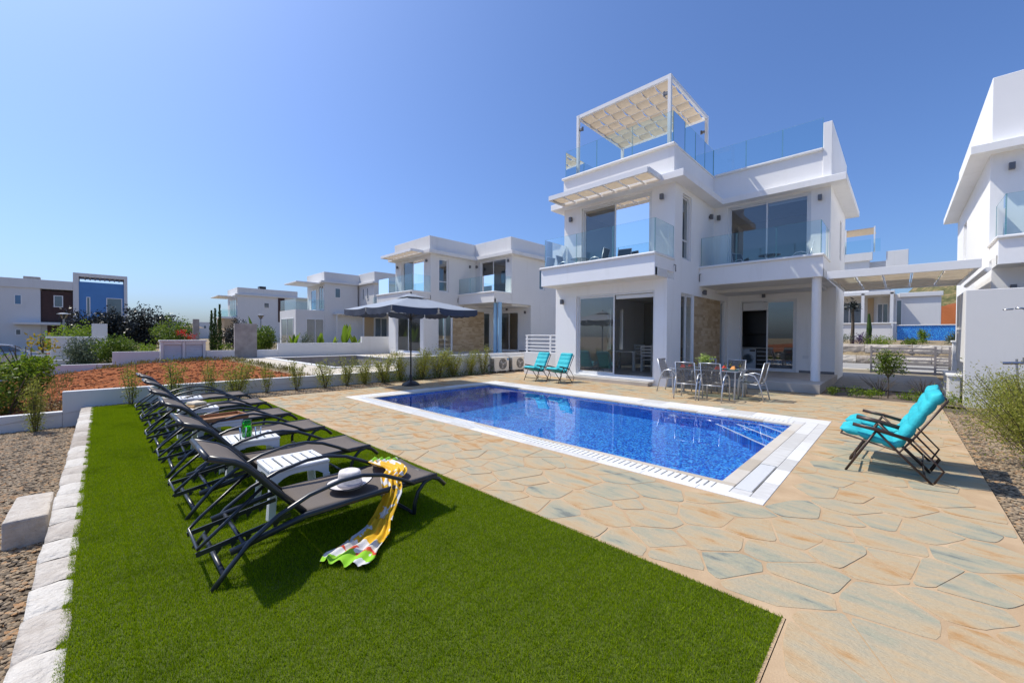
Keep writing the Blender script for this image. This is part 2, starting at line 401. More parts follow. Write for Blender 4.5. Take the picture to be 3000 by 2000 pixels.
for p, poly in voronoi(3, BX[0], BX[1], BX[2], BX[3], .345, R(35), 1.12):
    cx, cy = p
    if not (BX[0] < cx < BX[1] and BX[2] < cy < BX[3]): continue
    bad = False
    for h in HOLES:
        if h[0] < cx < h[1] and h[2] < cy < h[3]: bad = True; break
    if bad: continue
    g_ = .006
    for nx, ny, d in ((1,0,BX[1]-.005),(-1,0,-BX[0]-.01),(0,1,BX[3]-.01),(0,-1,-BX[2]-.01)): poly = clip(poly, nx, ny, d)
    for h in HOLES:
        if not poly: break
        if min(q[0] for q in poly) > h[1] or max(q[0] for q in poly) < h[0] or min(q[1] for q in poly) > h[3] or max(q[1] for q in poly) < h[2]: continue
        ds = [(h[0]-cx, (1,0,h[0]-g_)), (cx-h[1], (-1,0,-h[1]-g_)), (h[2]-cy, (0,1,h[2]-g_)), (cy-h[3], (0,-1,-h[3]-g_))]
        dd, pl = max(ds, key=lambda t: t[0]); poly = clip(poly, *pl)
    if len(poly) < 3 or area(poly) < .006: continue
    n = len(poly); ax_ = sum(q[0] for q in poly)/n; ay_ = sum(q[1] for q in poly)/n
    # shrink by a joint, cut the corners, waver the edges
    ins = []
    for q in poly:
        L = math.hypot(q[0]-ax_, q[1]-ay_) or 1; k = max(.3, 1-rnd.uniform(.004, .013)/L*1.25); ins.append((ax_+(q[0]-ax_)*k, ay_+(q[1]-ay_)*k))
    pp = []
    for i in range(n):
        a, b_, c = ins[i-1], ins[i], ins[(i+1) % n]
        la = math.dist(a, b_); lc = math.dist(c, b_)
        if min(la, lc) < .03: pp.append(b_); continue
        t1 = min(.32, .06/la); t2 = min(.32, .06/lc)
        pp.append((b_[0]+(a[0]-b_[0])*t1, b_[1]+(a[1]-b_[1])*t1)); pp.append((b_[0]+((a[0]+c[0])/2-b_[0])*t1*.35, b_[1]+((a[1]+c[1])/2-b_[1])*t1*.35)); pp.append((b_[0]+(c[0]-b_[0])*t2, b_[1]+(c[1]-b_[1])*t2))
    pp = [(q[0]+rnd.uniform(-.004,.004), q[1]+rnd.uniform(-.004,.004)) for q in pp]
    A = area(pp)
    dist = (Vector((ax_, ay_, 0))-CAM).length
    vx = Vector((ax_, ay_, 0))-CAM
    inv = vx.dot(f) > .3 and abs(vx.dot(r)/vx.dot(f)) < 1.35
    stones.append(((A/dist**3 if inv else 0), pp, ax_, ay_))
stones.sort(key=lambda t: -t[0])
far = MB()
for k, (sc_, pp, ax_, ay_) in enumerate(stones):
    t = .18+.52*rnd.betavariate(1.6, 1.9)
    if ay_ < 2 and ax_ > 7: t += .08
    if ax_ < 4: t -= .06
    z = rnd.uniform(-.0015, .0025)
    mb = MB() if k < 298 else far
    mb.prism(pp, -.02, z, .014, t)
    if k < 298: mb.build('paving_stone', stonem, patio)
o = far.build('paving_stones', stonem, patio); o['kind'] = 'stuff'

# --- the pool
mos_c = [(0, (.006, .03, .30)), (.25, (.01, .10, .58)), (.5, (.02, .22, .78)), (.75, (.04, .38, .88)), (1, (.12, .60, .95))]
def mosaic(name, plane):
    m, nt, b = nm(name)
    pos = N(nt, 'ShaderNodeNewGeometry').outputs['Position']
    sp = N(nt, 'ShaderNodeSeparateXYZ'); nt.links.new(pos, sp.inputs[0]); cmb = N(nt, 'ShaderNodeCombineXYZ')
    a, c = {'z': (0, 1), 'x': (1, 2), 'y': (0, 2)}[plane]
    nt.links.new(sp.outputs[a], cmb.inputs[0]); nt.links.new(sp.outputs[c], cmb.inputs[1])
    sc1 = N(nt, 'ShaderNodeVectorMath', operation='SCALE'); sc1.inputs['Scale'].default_value = 1/.028; nt.links.new(cmb.outputs[0], sc1.inputs[0])
    fl = N(nt, 'ShaderNodeVectorMath', operation='FLOOR'); nt.links.new(sc1.outputs[0], fl.inputs[0])
    wn_ = N(nt, 'ShaderNodeTexWhiteNoise', noise_dimensions='3D'); nt.links.new(fl.outputs[0], wn_.inputs['Vector'])
    fr = N(nt, 'ShaderNodeVectorMath', operation='FRACTION'); nt.links.new(sc1.outputs[0], fr.inputs[0])
    s2 = N(nt, 'ShaderNodeSeparateXYZ'); nt.links.new(fr.outputs[0], s2.inputs[0])
    mn = N(nt, 'ShaderNodeMath', operation='MINIMUM'); nt.links.new(s2.outputs[0], mn.inputs[0]); nt.links.new(s2.outputs[1], mn.inputs[1])
    lt = N(nt, 'ShaderNodeMath', operation='LESS_THAN'); nt.links.new(mn.outputs[0], lt.inputs[0]); lt.inputs[1].default_value = .10
    col = ramp(nt, wn_.outputs[0], mos_c)
    nt.links.new(mixc(nt, lt.outputs[0], col, (.10, .25, .50)), b.inputs['Base Color']); b.inputs['Roughness'].default_value = .25
    return m
mz, mx_, my_ = mosaic('mosaic_floor', 'z'), mosaic('mosaic_wall_x', 'x'), mosaic('mosaic_wall_y', 'y')
pool = empty('swimming_pool', (0, 0, 0), 0, 'rectangular swimming pool lined with blue mosaic and edged in white stone', 'swimming pool')
PD = -1.35
fl_ = MB(); fl_.add([(IX0,IY0,PD),(IX1,IY0,PD),(IX1,IY1,PD),(IX0,IY1,PD)], [(0,1,2,3)])
recv = [fl_.build('pool_floor', mz, pool)]
for nme, pts, mt_ in (('pool_wall', [(IX0,IY0),(IX1,IY0)], my_), ('pool_wall', [(IX0,IY1),(IX1,IY1)], my_), ('pool_wall', [(IX0,IY0),(IX0,IY1)], mx_), ('pool_wall', [(IX1,IY0),(IX1,IY1)], mx_)):
    (a, b_), (c, d) = pts
    q = MB(); q.add([(a,b_,PD),(c,d,PD),(c,d,-.035),(a,b_,-.035)], [(0,1,2,3)]); recv.append(q.build(nme, mt_, pool))
edgem = M('white_mosaic_edge', (.80, .84, .86), .3, .02, 3)
for L_, zz in ((1.32, -.72), (.93, -.46), (.54, -.20)):
    q = MB(); X1, Y1 = IX1-.002, IY1-.002
    q.prism([(X1, Y1), (X1-L_, Y1), (X1, Y1-L_)], PD+.002, zz, 0)
    st = q.build('pool_step', mz, pool); recv.append(st)
    e = MB(); k = .045
    e.prism([(X1-L_-.004, Y1), (X1, Y1-L_-.004), (X1, Y1-L_+k*1.414), (X1-L_+k*1.414, Y1)], zz+.0005, zz+.006, 0)
    recv.append(e.build('step_edge', edgem, pool))
# light fittings / inlets in the far wall
for xx in (2.2, 6.7):
    q = MB(); q.lathe([(.10, 0), (.10, .02), (.085, .03)], 0, 0, 20); ob = q.build('pool_light', edgem, pool); ob.location = (xx, IY1-.002, -.55); ob.rotation_euler = (R(90), 0, 0); recv.append(ob)
for ob in recv: ob.cycles.is_caustics_receiver = True
# water with small ripples
NX, NY = 200, 100
wv = MB()
def wz(x, y):
    return -.045 + .0011*noise.noise(Vector((x*2.3, y*2.3, .0)))*1.2 + .0006*noise.noise(Vector((x*6, y*6, 4)))
wv.grid(lambda a, b_: (IX0+a*(IX1-IX0), IY0+b_*(IY1-IY0), wz(IX0+a*(IX1-IX0), IY0+b_*(IY1-IY0))), NX, NY)
m, nt, b = nm('water')
b.inputs['Transmission Weight'].default_value = 1; b.inputs['Roughness'].default_value = 0; b.inputs['IOR'].default_value = 1.333
b.inputs['Base Color'].default_value = (.95, .99, 1, 1)
water = wv.build('water', m, smooth=True)
if water.data.polygons[0].normal.z < 0: water.data.flip_normals()
water.data.update(); tag(water, 'clear still water in the pool', kind='structure')
water.cycles.is_caustics_caster = True

# coping: inner strip, slotted overflow channel, outer white border, all as pieces
cop = tinted('white_marble', [(0, (.50, .485, .46)), (.5, (.64, .63, .61)), (1, (.72, .72, .71))], .6, 5, .6, .15, 40, .002, ((1, 3, 1), (0, 0, .5)))
copi = tinted('cream_marble', [(0, (.42, .36, .28)), (.5, (.52, .47, .40)), (1, (.60, .57, .52))], .6, 5, .3, .15, 40, .002)
grm = M('white_grate', (.70, .70, .69), .45, .02, 5)
slot = M('dark_channel', (.012, .013, .016), .8, .1, 5)
sub = MB()
sub.box(0, 9.37, 0, IY0-.001, -.2, -.06); sub.box(0, 9.37, IY1+.001, 5.34, -.2, -.06); sub.box(0, IX0-.001, IY0, IY1, -.2, -.06); sub.box(IX1+.001, 9.37, IY0, IY1, -.2, -.06)
sub.build('overflow_channel', slot, pool)
def tiles(x0, x1, y0, y1, mat_, name, L, z=0.0, gap=.003, along=None):
    along = along or ('x' if x1-x0 > y1-y0 else 'y')
    a0, a1 = (x0, x1) if along == 'x' else (y0, y1); n = max(1, round((a1-a0)/L)); s_ = (a1-a0)/n
    for i in range(n):
        p, q = a0+i*s_+gap/2, a0+(i+1)*s_-gap/2
        mb = MB(); zz = z + rnd.uniform(-.0008, .0008); t = rnd.random()
        if along == 'x': mb.box(p, q, y0, y1, -.035, zz, t)
        else: mb.box(x0, x1, p, q, -.035, zz, t)
        mb.build(name, mat_, pool, bevel=.003)
tiles(0, 9.37, 0, .13, cop, 'border_slab', .62, .004); tiles(0, 9.37, 4.88, 5.34, cop, 'border_slab', .62, .004)
tiles(0, .16, .133, 4.877, cop, 'border_slab', .6, .004); tiles(9.225, 9.37, .133, 4.877, cop, 'border_slab', .6, .004)
tiles(.40, 9.029, .33, .43-.001, copi, 'edge_slab', .62, .002); tiles(.40, 9.029, 4.45+.001, 4.60, copi, 'edge_slab', .62, .002)
tiles(.40, IX0-.001, .433, 4.447, copi, 'edge_slab', .6, .002); tiles(IX1+.001, 9.029, .433, 4.447, copi, 'edge_slab', .6, .002)
bar = MB(); bar.box(-.029, .029, 0, .192, -.03, .001); barm = bar.mesh('grate_bar', grm)
for i in range(108):
    inst('grate_bar', barm, pool, (.42+i*.0785, .135, 0))
fg = MB()
for i in range(108): fg.box(.42+i*.0785-.035, .42+i*.0785+.035, 4.605, 4.875, -.03, .001)
for i in range(55): fg.box(.165, .395, .14+i*.0785, .14+i*.0785+.07, -.03, .001)
fg.build('overflow_grate', grm, pool)['kind'] = 'stuff'
# right end: ribbed grate panel, then smooth slabs with a fine joint each side
rb = MB()
for i in range(34): rb.box(9.04, 9.20, .30+i*.033, .30+i*.033+.024, -.03, .002)
rb.build('ribbed_grate', grm, pool)
tiles(9.034, 9.221, 1.44, 4.87, cop, 'border_slab', 1.2, .003)
tiles(9.034, 9.221, .135, .29, cop, 'border_slab', .3, .002)
for a_ in ((8.862, 9.03, .135, .325), (8.862, 9.03, 4.605, 4.875), (.165, .38, .135, .325), (.165, .395, 4.46, 4.875)): tiles(*a_, cop, 'corner_slab', 1, .002)

# --- lawn
turfb = M('turf_backing', (.06, .085, .004), .95, .2, 20)
lb = MB(); lb.add([(-2.1,-4.56,-.004),(9.82,-4.56,-.004),(9.82,-1.68,-.004),(-1.3,-1.68,-.004),(-2.1,-2.3,-.004)], [(0,1,2,3,4)])
o = lb.build('lawn', turfb); tag(o, 'strip of short artificial lawn beside the patio', kind='structure')
lf = MB(); lf.box(9.82, 9.835, -4.6, -1.68, -.1, -.004); lf.build('lawn_edging', mortar, o)
def gn_scatter(name, pts, patch, mat_rot=True, label=''):
    me = bpy.data.meshes.new(name); me.from_pydata(pts, [], [])
    ob = bpy.data.objects.new(name, me); C.objects.link(ob)
    ng = bpy.data.node_groups.new(name, 'GeometryNodeTree')
    ng.interface.new_socket('Geometry', in_out='INPUT', socket_type='NodeSocketGeometry')
    ng.interface.new_socket('Geometry', in_out='OUTPUT', socket_type='NodeSocketGeometry')
    gi = ng.nodes.new('NodeGroupInput'); gout = ng.nodes.new('NodeGroupOutput')
    oi = ng.nodes.new('GeometryNodeObjectInfo'); oi.inputs[0].default_value = patch
    ip = ng.nodes.new('GeometryNodeInstanceOnPoints')
    rv = ng.nodes.new('FunctionNodeRandomValue'); rv.data_type = 'INT'; rv.inputs[4].default_value = 0; rv.inputs[5].default_value = 3
    ml = ng.nodes.new('ShaderNodeMath'); ml.operation = 'MULTIPLY'; ml.inputs[1].default_value = math.pi/2
    cb_ = ng.nodes.new('ShaderNodeCombineXYZ')
    ng.links.new(rv.outputs[2], ml.inputs[0]); ng.links.new(ml.outputs[0], cb_.inputs[2])
    ng.links.new(gi.outputs[0], ip.inputs['Points']); ng.links.new(oi.outputs['Geometry'], ip.inputs['Instance']); ng.links.new(cb_.outputs[0], ip.inputs['Rotation'])
    ng.links.new(ip.outputs[0], gout.inputs[0])
    md = ob.modifiers.new('scatter', 'NODES'); md.node_group = ng
    return ob
grass_m = leafm('turf_blade', (.12, .215, .001), (.36, .46, .006), .42, .7, 1.6)
PS = .288
gp = MB()
for i in range(3000):
    x, y = rnd.uniform(-PS/2-.003, PS/2+.003), rnd.uniform(-PS/2-.003, PS/2+.003); a = rnd.uniform(0, 6.28); h = rnd.uniform(.011, .021); wd = .0013
    lx, ly = math.cos(a), math.sin(a); ln = rnd.uniform(0, .012); bx, by = rnd.uniform(-1, 1)*ln, rnd.uniform(-1, 1)*ln
    t = rnd.random()
    gp.add([(x-lx*wd, y-ly*wd, 0), (x+lx*wd, y+ly*wd, 0), (x+bx*.5-lx*wd*.8, y+by*.5-ly*wd*.8, h*.6), (x+bx*.5+lx*wd*.8, y+by*.5+ly*wd*.8, h*.6), (x+bx*1.4, y+by*1.4, h)], [(0,1,3,2),(2,3,4)], t)
patch = bpy.data.objects.new('turf_patch', gp.mesh('turf_patch', grass_m))
pts = []
nx_ = int(11.9/PS)
for i in range(nx_+1):
    for j in range(10):
        x = 9.82-PS/2-i*PS; y = -1.68-PS/2-j*PS
        if x < -1.15 and y > -2.3 + (-1.3-x)*-.2 + .5*0: continue
        pts.append((x, y, -.004))
o = gn_scatter('grass', pts, patch); tag(o, 'dense green artificial turf blades', 'grass', kind='stuff')

# --- gravel left of the kerb, planting strip gravel, gravel on the right
pebm = tinted('pebbles', [(0, (.07, .055, .04)), (.35, (.19, .14, .09)), (.7, (.33, .255, .17)), (1, (.38, .21, .095))], .8, 40, .15)
PB = .42
pp_ = MB()
for i in range(330):
    s = rnd.uniform(.010, .024); blob(pp_, rnd.uniform(-PB/2, PB/2), rnd.uniform(-PB/2, PB/2), rnd.uniform(.002, .014), s*1.35, s*.9, s*.6, rnd.random(), rnd.uniform(0, 6), .18)
pebble_patch = bpy.data.objects.new('pebble_patch', pp_.mesh('pebble_patch', pebm))
gbm = M('gravel_base', (.09, .07, .05), .95, .3, 40, .8, 60)
q = MB(); flat(q, -2.44, 9.0, -8.4, -4.55, -.40); q.add([(9,-8.4,-.40),(9,-4.55,-.40),(9.3,-4.55,-.05),(9.3,-8.4,-.05)], [(0,1,2,3)]); o = q.build('gravel_bed', gbm); tag(o, 'lower gravel bed left of the stone kerb', kind='structure')
q = MB(); flat(q, 11.0, 13.2, -6, 9.6, -.055); o = q.build('gravel_border', gbm); tag(o, 'gravel border along the right edge of the patio', kind='structure')
q = MB(); q.add([(-2.44,-4.56,-.02),(-2.1,-4.56,-.02),(-2.1,-2.3,-.02),(-1.3,-1.68,-.02),(-1.3,2.2,-.02),(-2.05,2.2,-.02),(-2.05,9.6,-.02),(-2.44,9.6,-.02)], [tuple(range(8))])
o = q.build('planting_strip', gbm); tag(o, 'narrow gravel planting strip along the foot of the low wall', kind='structure')
pts = []
x = -2.2
while x < 9:
    y = -4.98
    while y > -8.2:
        pts.append((x, y, -.40)); y -= PB*.92
    x += PB*.92
y = -1.5
while y < 8.9:
    for k in range(5): pts.append((11.23+k*PB*.92, y, -.055))
    y += PB*.92
y = -4.3
while y < 9.3:
    w0 = -2.12 if y < -2.6 else (-1.5 if y < 2.0 else -2.22)
    xx = -2.26
    while xx < w0+.02: pts.append((xx, y, -.02)); xx += .3
    y += PB*.9
o = gn_scatter('gravel', pts, pebble_patch); tag(o, 'loose brown and grey pebbles', 'gravel', kind='stuff')

# --- stone kerb between gravel and lawn
kerbm = tinted('pale_limestone', [(0, (.36, .31, .26)), (.5, (.49, .44, .38)), (1, (.58, .54, .48))], .9, 9, .8, 1.0, 28, .018)
kerb = empty('stone_kerb', (0, -4.62, 0), 0, 'row of rough pale kerb stones along the left side of the lawn', 'kerb')
x = 9.3
while x > -2.4:
    L_ = rnd.uniform(.36, .47)
    mb = MB(); t = rnd.random(); w0 = rnd.uniform(.10, .13)
    n1_, n2_ = 8, 7
    def kf(a, b_, x=x, L_=L_, sd=rnd.uniform(0, 99)):
        # rounded top profile across, noise along
        th = -1.35 + 2.7*b_
        yy = math.sin(th)/math.sin(1.35)*.112
        zz = .012 - (1-math.cos(th))*.022 - .03*max(0, abs(th)-.95) - .018*(abs(2*a-1)**8)
        if b_ in (0., 1.): zz = -.42 if b_ == 0. else -.12
        xx = x - L_*(.012+a*.976)
        k_ = .011*noise.noise(Vector((xx*6, yy*9, sd)))
        yy += .012*noise.noise(Vector((xx*3, sd, b_*2)))
        xx += .01*noise.noise(Vector((b_*3, sd, 2)))
        return (xx, yy, zz + k_)
    mb.grid(kf, n1_, n2_, t)
    o = mb.build('kerb_stone', kerbm, kerb, smooth=True)
    x -= L_
# big block beside the kerb
mb = MB()
def bf(P):
    x, y, z = P; k = .02*noise.noise(Vector((x*4, y*4, z*4)))
    return (x+k, y+k, z+k*.7)
for face in range(6):
    def ff(a, b_, face=face):
        X = (3.62, 4.45); Y = (-5.04, -4.76); Z = (-.42, -.13)
        l = lambda r_, t: r_[0]+(r_[1]-r_[0])*t
        return bf({0: (l(X,a), l(Y,b_), Z[1]), 1: (l(X,a), Y[0], l(Z,b_)), 2: (X[1], l(Y,a), l(Z,b_)), 3: (X[0], l(Y,a), l(Z,b_)), 4: (l(X,a), Y[1], l(Z,b_)), 5: (l(X,a), l(Y,b_), Z[0])}[face])
    mb.grid(ff, 10, 10, .45)
o = mb.build('stone_block', kerbm, smooth=False, merge=True, bevel=.02); tag(o, 'large pale limestone block lying in the gravel against the kerb', 'stone block')
# ------------------------------------------------------------------ villas
def window(parent, ax, c, u0, u1, z0, z1, n=2, name='window', fr=.055, dep=.07, out=1, gm=None, fm=None, shift=0, transom=None, openp=None):
    """framed glazing in the plane ax=c; n sashes; the frame is a part, sashes and panes are its pieces"""
    gm = gm or wglass; fm = fm or alu
    P = (lambda mb, ca, cb, a, b_, p, q: mb.box(ca, cb, a, b_, p, q)) if ax == 'x' else (lambda mb, ca, cb, a, b_, p, q: mb.box(a, b_, ca, cb, p, q))
    mb = MB(); h = dep/2
    P(mb, c-h, c+h, u0, u1, z1-fr, z1); P(mb, c-h, c+h, u0, u1, z0, z0+fr); P(mb, c-h, c+h, u0, u0+fr, z0+fr, z1-fr); P(mb, c-h, c+h, u1-fr, u1, z0+fr, z1-fr)
    fo = mb.build(name, fm, parent)
    wd = (u1-u0-2*fr)/n; s = .05
    for i in range(n):
        a = u0+fr+i*wd; b_ = a+wd
        if openp is not None and i == openp: continue
        off = (.018 if i % 2 else -.018)*out
        a2, b2 = a-(.025 if i else 0), b_+(.025 if i < n-1 else 0)
        sb = MB(); zz0, zz1 = z0+fr+.002, z1-fr-.002
        P(sb, c+off-.015, c+off+.015, a2, a2+s, zz0, zz1); P(sb, c+off-.015, c+off+.015, b2-s, b2, zz0, zz1)
        P(sb, c+off-.015, c+off+.015, a2+s, b2-s, zz0, zz0+s); P(sb, c+off-.015, c+off+.015, a2+s, b2-s, zz1-s, zz1)
        if transom: P(sb, c+off-.014, c+off+.014, a2+s, b2-s, transom-.025, transom+.025)
        sb.build('sash', fm, fo)
        gb = MB(); P(gb, c+off-.003, c+off+.003, a2+s, b2-s, zz0+s, zz1-s); gb.f = gb.f[:]
        # one sheet of glass (single face)
        g1 = MB()
        if ax == 'x': g1.add([(c+off,a2+s,zz0+s),(c+off,b2-s,zz0+s),(c+off,b2-s,zz1-s),(c+off,a2+s,zz1-s)], [(0,1,2,3)])
        else: g1.add([(a2+s,c+off,zz0+s),(b2-s,c+off,zz0+s),(b2-s,c+off,zz1-s),(a2+s,c+off,zz1-s)], [(0,1,2,3)])
        g1.build('pane', gm, fo)
    return fo
def lamp(parent, ax, c, u_, z, out):
    mb = MB()
    if ax == 'x': mb.box(c, c+out*.04, u_-.03, u_+.03, z-.05, z+.05); mb.box(c+out*.04, c+out*.14, u_-.055, u_+.055, z-.09, z+.09)
    else: mb.box(u_-.03, u_+.03, c, c+out*.04, z-.05, z+.05); mb.box(u_-.055, u_+.055, c+out*.04, c+out*.14, z-.09, z+.09)
    mb.build('wall_lamp', lampm, parent, bevel=.006)
glass_edge = M('glass_edge', (.10, .30, .32), .1, .1, 5, spec=1)
def railing(parent, pts, z0, z1, splits):
    """frameless glass balustrade along a polyline; pts world/local xy"""
    mb = MB()
    for a, b_ in zip(pts, pts[1:]): mb.beam((*a, z0+.01), (*b_, z0+.01), .035, .05)
    ro = mb.build('glass_railing', alu, parent)
    for si, (a, b_) in enumerate(zip(pts, pts[1:])):
        A = Vector((*a, 0)); B = Vector((*b_, 0)); n = splits[si]; d = (B-A)
        for i in range(n):
            p = A + d*(i/n) + d.normalized()*.012; q = A + d*((i+1)/n) - d.normalized()*.012
            g1 = MB(); g1.add([(p.x,p.y,z0),(q.x,q.y,z0),(q.x,q.y,z1),(p.x,p.y,z1)], [(0,1,2,3)])
            g1.build('pane', glass, ro)
            e = MB(); 
            for t in (p, q): e.beam((t.x, t.y, z0), (t.x, t.y, z1), .006, .010)
            e.beam((p.x, p.y, z1), (q.x, q.y, z1), .006, .003)
            e.build('pane_edge', glass_edge, ro)
    return ro
def sag(mb, x0, x1, y0, y1, z, dz, nu=2, nv=6, ax='y', ph=0):
    def fn(a, b_):
        t = b_ if ax == 'y' else a
        return (x0+(x1-x0)*a, y0+(y1-y0)*b_, z - dz*4*t*(1-t))
    mb.grid(fn, nu if ax == 'y' else nv, nv if ax == 'y' else nu)
stoneclad = tinted('cladding_stone', [(0, (.40, .29, .17)), (.5, (.50, .37, .23)), (1, (.57, .45, .30))], .85, 12, .35, .7, 40, .006)

def villa(loc, label, roof_glass=True, pergola=True, stone='pieces', cols=((8.4, 11.15),), colm=None, tall_left=False, interior_on=True, group=None, wm=None, canopy=True, scale=1, solar=False):
    wm = wm or white
    V = empty('villa', loc, 0, label, 'villa', group)
    F = .25; S1 = 3.47; S2 = 3.72; T2 = 6.65; RT = 6.87; YB = 17.3
    # ground floor shell
    mb = MB()
    mb.wall('y', 8.14, 8.39, .5, 4.96, 0, S1, [(1.47, 4.55, F-.05, 3.13)])
    mb.wall('x', 4.71, 4.96, 8.39, 14.4, 0, S1, [(9.26, 10.44, F, 3.10), (13.31, 14.03, F, 3.10)])
    mb.wall('x', .5, .75, 8.39, YB, 0, S1, [(11.6, 11.95, 1.0, 2.9), (12.7, 13.05, 1.0, 2.9)])
    mb.wall('y', 14.4, 14.65, 4.96, 8.58, 0, S1, [(5.42, 7.40, F, 3.13)])
    mb.wall('x', 8.33, 8.58, 14.65, YB, 0, S1)
    mb.wall('y', YB-.25, YB, .75, 8.33, 0, S1, [(6.9, 7.8, 1.2, 2.4), (2.0, 3.2, 1.0, 2.6)])
    mb.build('ground_floor_wall', wm, V, bevel=.008)
    mb = MB()   # upper storey
    mb.wall('y', 8.67, 8.92, .5, 4.96, S1, T2, [(1.33, 4.17, S2+.12, 6.56)])
    mb.wall('x', 4.71, 4.96, 8.92, 12.5, S1, T2, [(9.32, 10.12, 4.25, 6.47)])
    mb.wall('x', .5, .75, 8.92, YB, S1, T2, [(14, 15, 4.6, 6)])
    mb.wall('y', 12.5, 12.75, 4.96, 8.58, S1, T2, [(5.44, 8.05, S2+.12, 6.60)])
    mb.wall('x', 8.33, 8.58, 12.75, YB, S1, T2, [(15.3, 15.9, 4.6, 6.1)])
    mb.wall('y', YB-.25, YB, .75, 8.33, S1, T2)
    mb.build('upper_floor_wall', wm, V, bevel=.008)
    # balcony and storey slabs (butt against the inner faces)
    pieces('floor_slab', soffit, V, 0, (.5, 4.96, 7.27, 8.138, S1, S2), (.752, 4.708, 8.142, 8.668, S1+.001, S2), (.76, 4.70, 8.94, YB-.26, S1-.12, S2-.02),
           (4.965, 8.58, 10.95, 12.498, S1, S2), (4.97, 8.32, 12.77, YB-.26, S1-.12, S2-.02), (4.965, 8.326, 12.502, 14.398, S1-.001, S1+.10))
    pieces('balcony_parapet', wm, V, .008, (.5, 4.96, 7.23, 7.40, S1-.002, 4.10), (4.80, 4.958, 7.402, 8.668, S2, 4.10), (.502, .66, 7.402, 8.668, S2, 4.10),
           (4.965, 8.58, 10.92, 11.08, S1-.002, 4.10), (8.42, 8.578, 11.082, 12.498, S2, 4.10))
    pieces('parapet_cap', capw, V, .02, (.46, 4.99, 7.16, 7.44, 4.10, 4.17), (4.77, 4.99, 7.442, 8.665, 4.10, 4.17), (.46, .69, 7.442, 8.665, 4.10, 4.17),
           (4.965, 8.61, 10.85, 11.12, 4.10, 4.17), (8.39, 8.61, 11.122, 12.497, 4.10, 4.17))
    # roof slab, L-shaped
    mb = MB()
    mb.prism([(.1, 8.28), (5.38, 8.28), (5.38, 12.1), (9.0, 12.1), (9.0, YB+.4), (.1, YB+.4)], T2, RT)
    mb.add([(.1,8.28,T2),(5.38,8.28,T2),(5.38,12.1,T2),(9.0,12.1,T2),(9.0,YB+.4,T2),(.1,YB+.4,T2)], [(5,4,3,2,1,0)])
    mb.build('roof_slab', wm, V, bevel=.01)
    PT = 7.83; PL = 8.7 if tall_left else PT
    pieces('roof_parapet', wm, V, .01, (.5, 4.96, 8.6, 8.78, RT, PL), (4.78, 4.958, 8.782, 12.43, RT, PT), (.502, .68, 8.782, YB, RT, PL),
           (4.78, 8.36, 12.432, 12.60, RT, PT+.02), (.682, 8.36, YB-.18, YB, RT, PT), (8.362, 8.60, 12.40, YB+.02, RT, 8.75 if roof_glass else PT))
    if roof_glass:
        pieces('parapet_cap', capw, V, .02, (.46, 4.99, 8.50, 8.84, PT, PT+.08), (4.73, 4.99, 8.842, 12.40, PT, PT+.05), (5.0, 8.36, 12.34, 12.66, PT+.02, PT+.10), (.46, .74, 8.842, YB, PT, PT+.06))
        railing(V, [(.62, 12.4), (.62, 8.56), (4.93, 8.56), (4.93, 12.42), (8.36, 12.42)], PT+.06, 8.93, [3, 3, 4, 3])
    railing(V, [(.62, 8.66), (.62, 7.30), (4.93, 7.30), (4.93, 8.66)], 4.16, 5.21, [1, 3, 1])
    railing(V, [(5.0, 10.98), (8.52, 10.98), (8.52, 12.49)], 4.16, 5.21, [3, 1])
    # shading canopy over the upper left door
    if canopy:
        mb = MB(); X0, X1, Y0, Y1 = .72, 4.62, 7.42, 8.28
        for a in (((X0, Y0), (X1, Y0)), ((X0, Y0), (X0, Y1)), ((X1, Y0), (X1, Y1))):
            mb.beam((*a[0], 6.78), (*a[1], 6.78), .07, .16)
        n = 7
        for i in range(1, n): mb.beam((X0+(X1-X0)*i/n, Y0, 6.74), (X0+(X1-X0)*i/n, Y1, 6.74), .03, .05)
        co = mb.build('shade_canopy', paintw, V)
        for i in range(n):
            q = MB(); a = X0+(X1-X0)*i/n+.03; b_ = X0+(X1-X0)*(i+1)/n-.03; sag(q, a, b_, Y0+.05, Y1-.02, 6.80, .07)
            q.build('fabric_panel', cream, co)
    # glazing
    window(V, 'y', 8.25, 1.47, 4.55, F-.05, 3.13, 2, 'sliding_door', .07, .1, -1, openp=1 if interior_on else None)
    window(V, 'y', 14.5, 5.42, 7.40, F, 3.13, 2, 'sliding_door', .07, .1, -1, openp=0 if interior_on else None)
    window(V, 'x', 4.88, 9.26, 10.44, F, 3.10, 2, 'window', .05, .08)
    window(V, 'x', 4.88, 13.31, 14.03, F, 3.10, 1, 'window', .05, .08)
    window(V, 'y', 8.78, 1.33, 4.17, S2+.12, 6.56, 2, 'sliding_door', .07, .1, -1)
    window(V, 'y', 12.6, 5.44, 8.05, S2+.12, 6.60, 2, 'sliding_door', .07, .1, -1)
    window(V, 'x', 4.85, 9.32, 10.12, 4.25, 6.47, 1, 'window', .05, .08, transom=4.95)
    window(V, 'x', 8.48, 15.3, 15.9, 4.6, 6.1, 1, 'window', .05, .08)
    window(V, 'x', .6, 11.6, 11.95, 1.0, 2.9, 1, 'window', .04, .08); window(V, 'x', .6, 12.7, 13.05, 1.0, 2.9, 1, 'window', .04, .08)
    window(V, 'y', YB-.12, 6.9, 7.8, 1.2, 2.4, 1, 'window', .04, .08); window(V, 'y', YB-.12, 2.0, 3.2, 1.0, 2.6, 2, 'window', .04, .08)
    window(V, 'x', .6, 14, 15, 4.6, 6, 1, 'window', .04, .08)
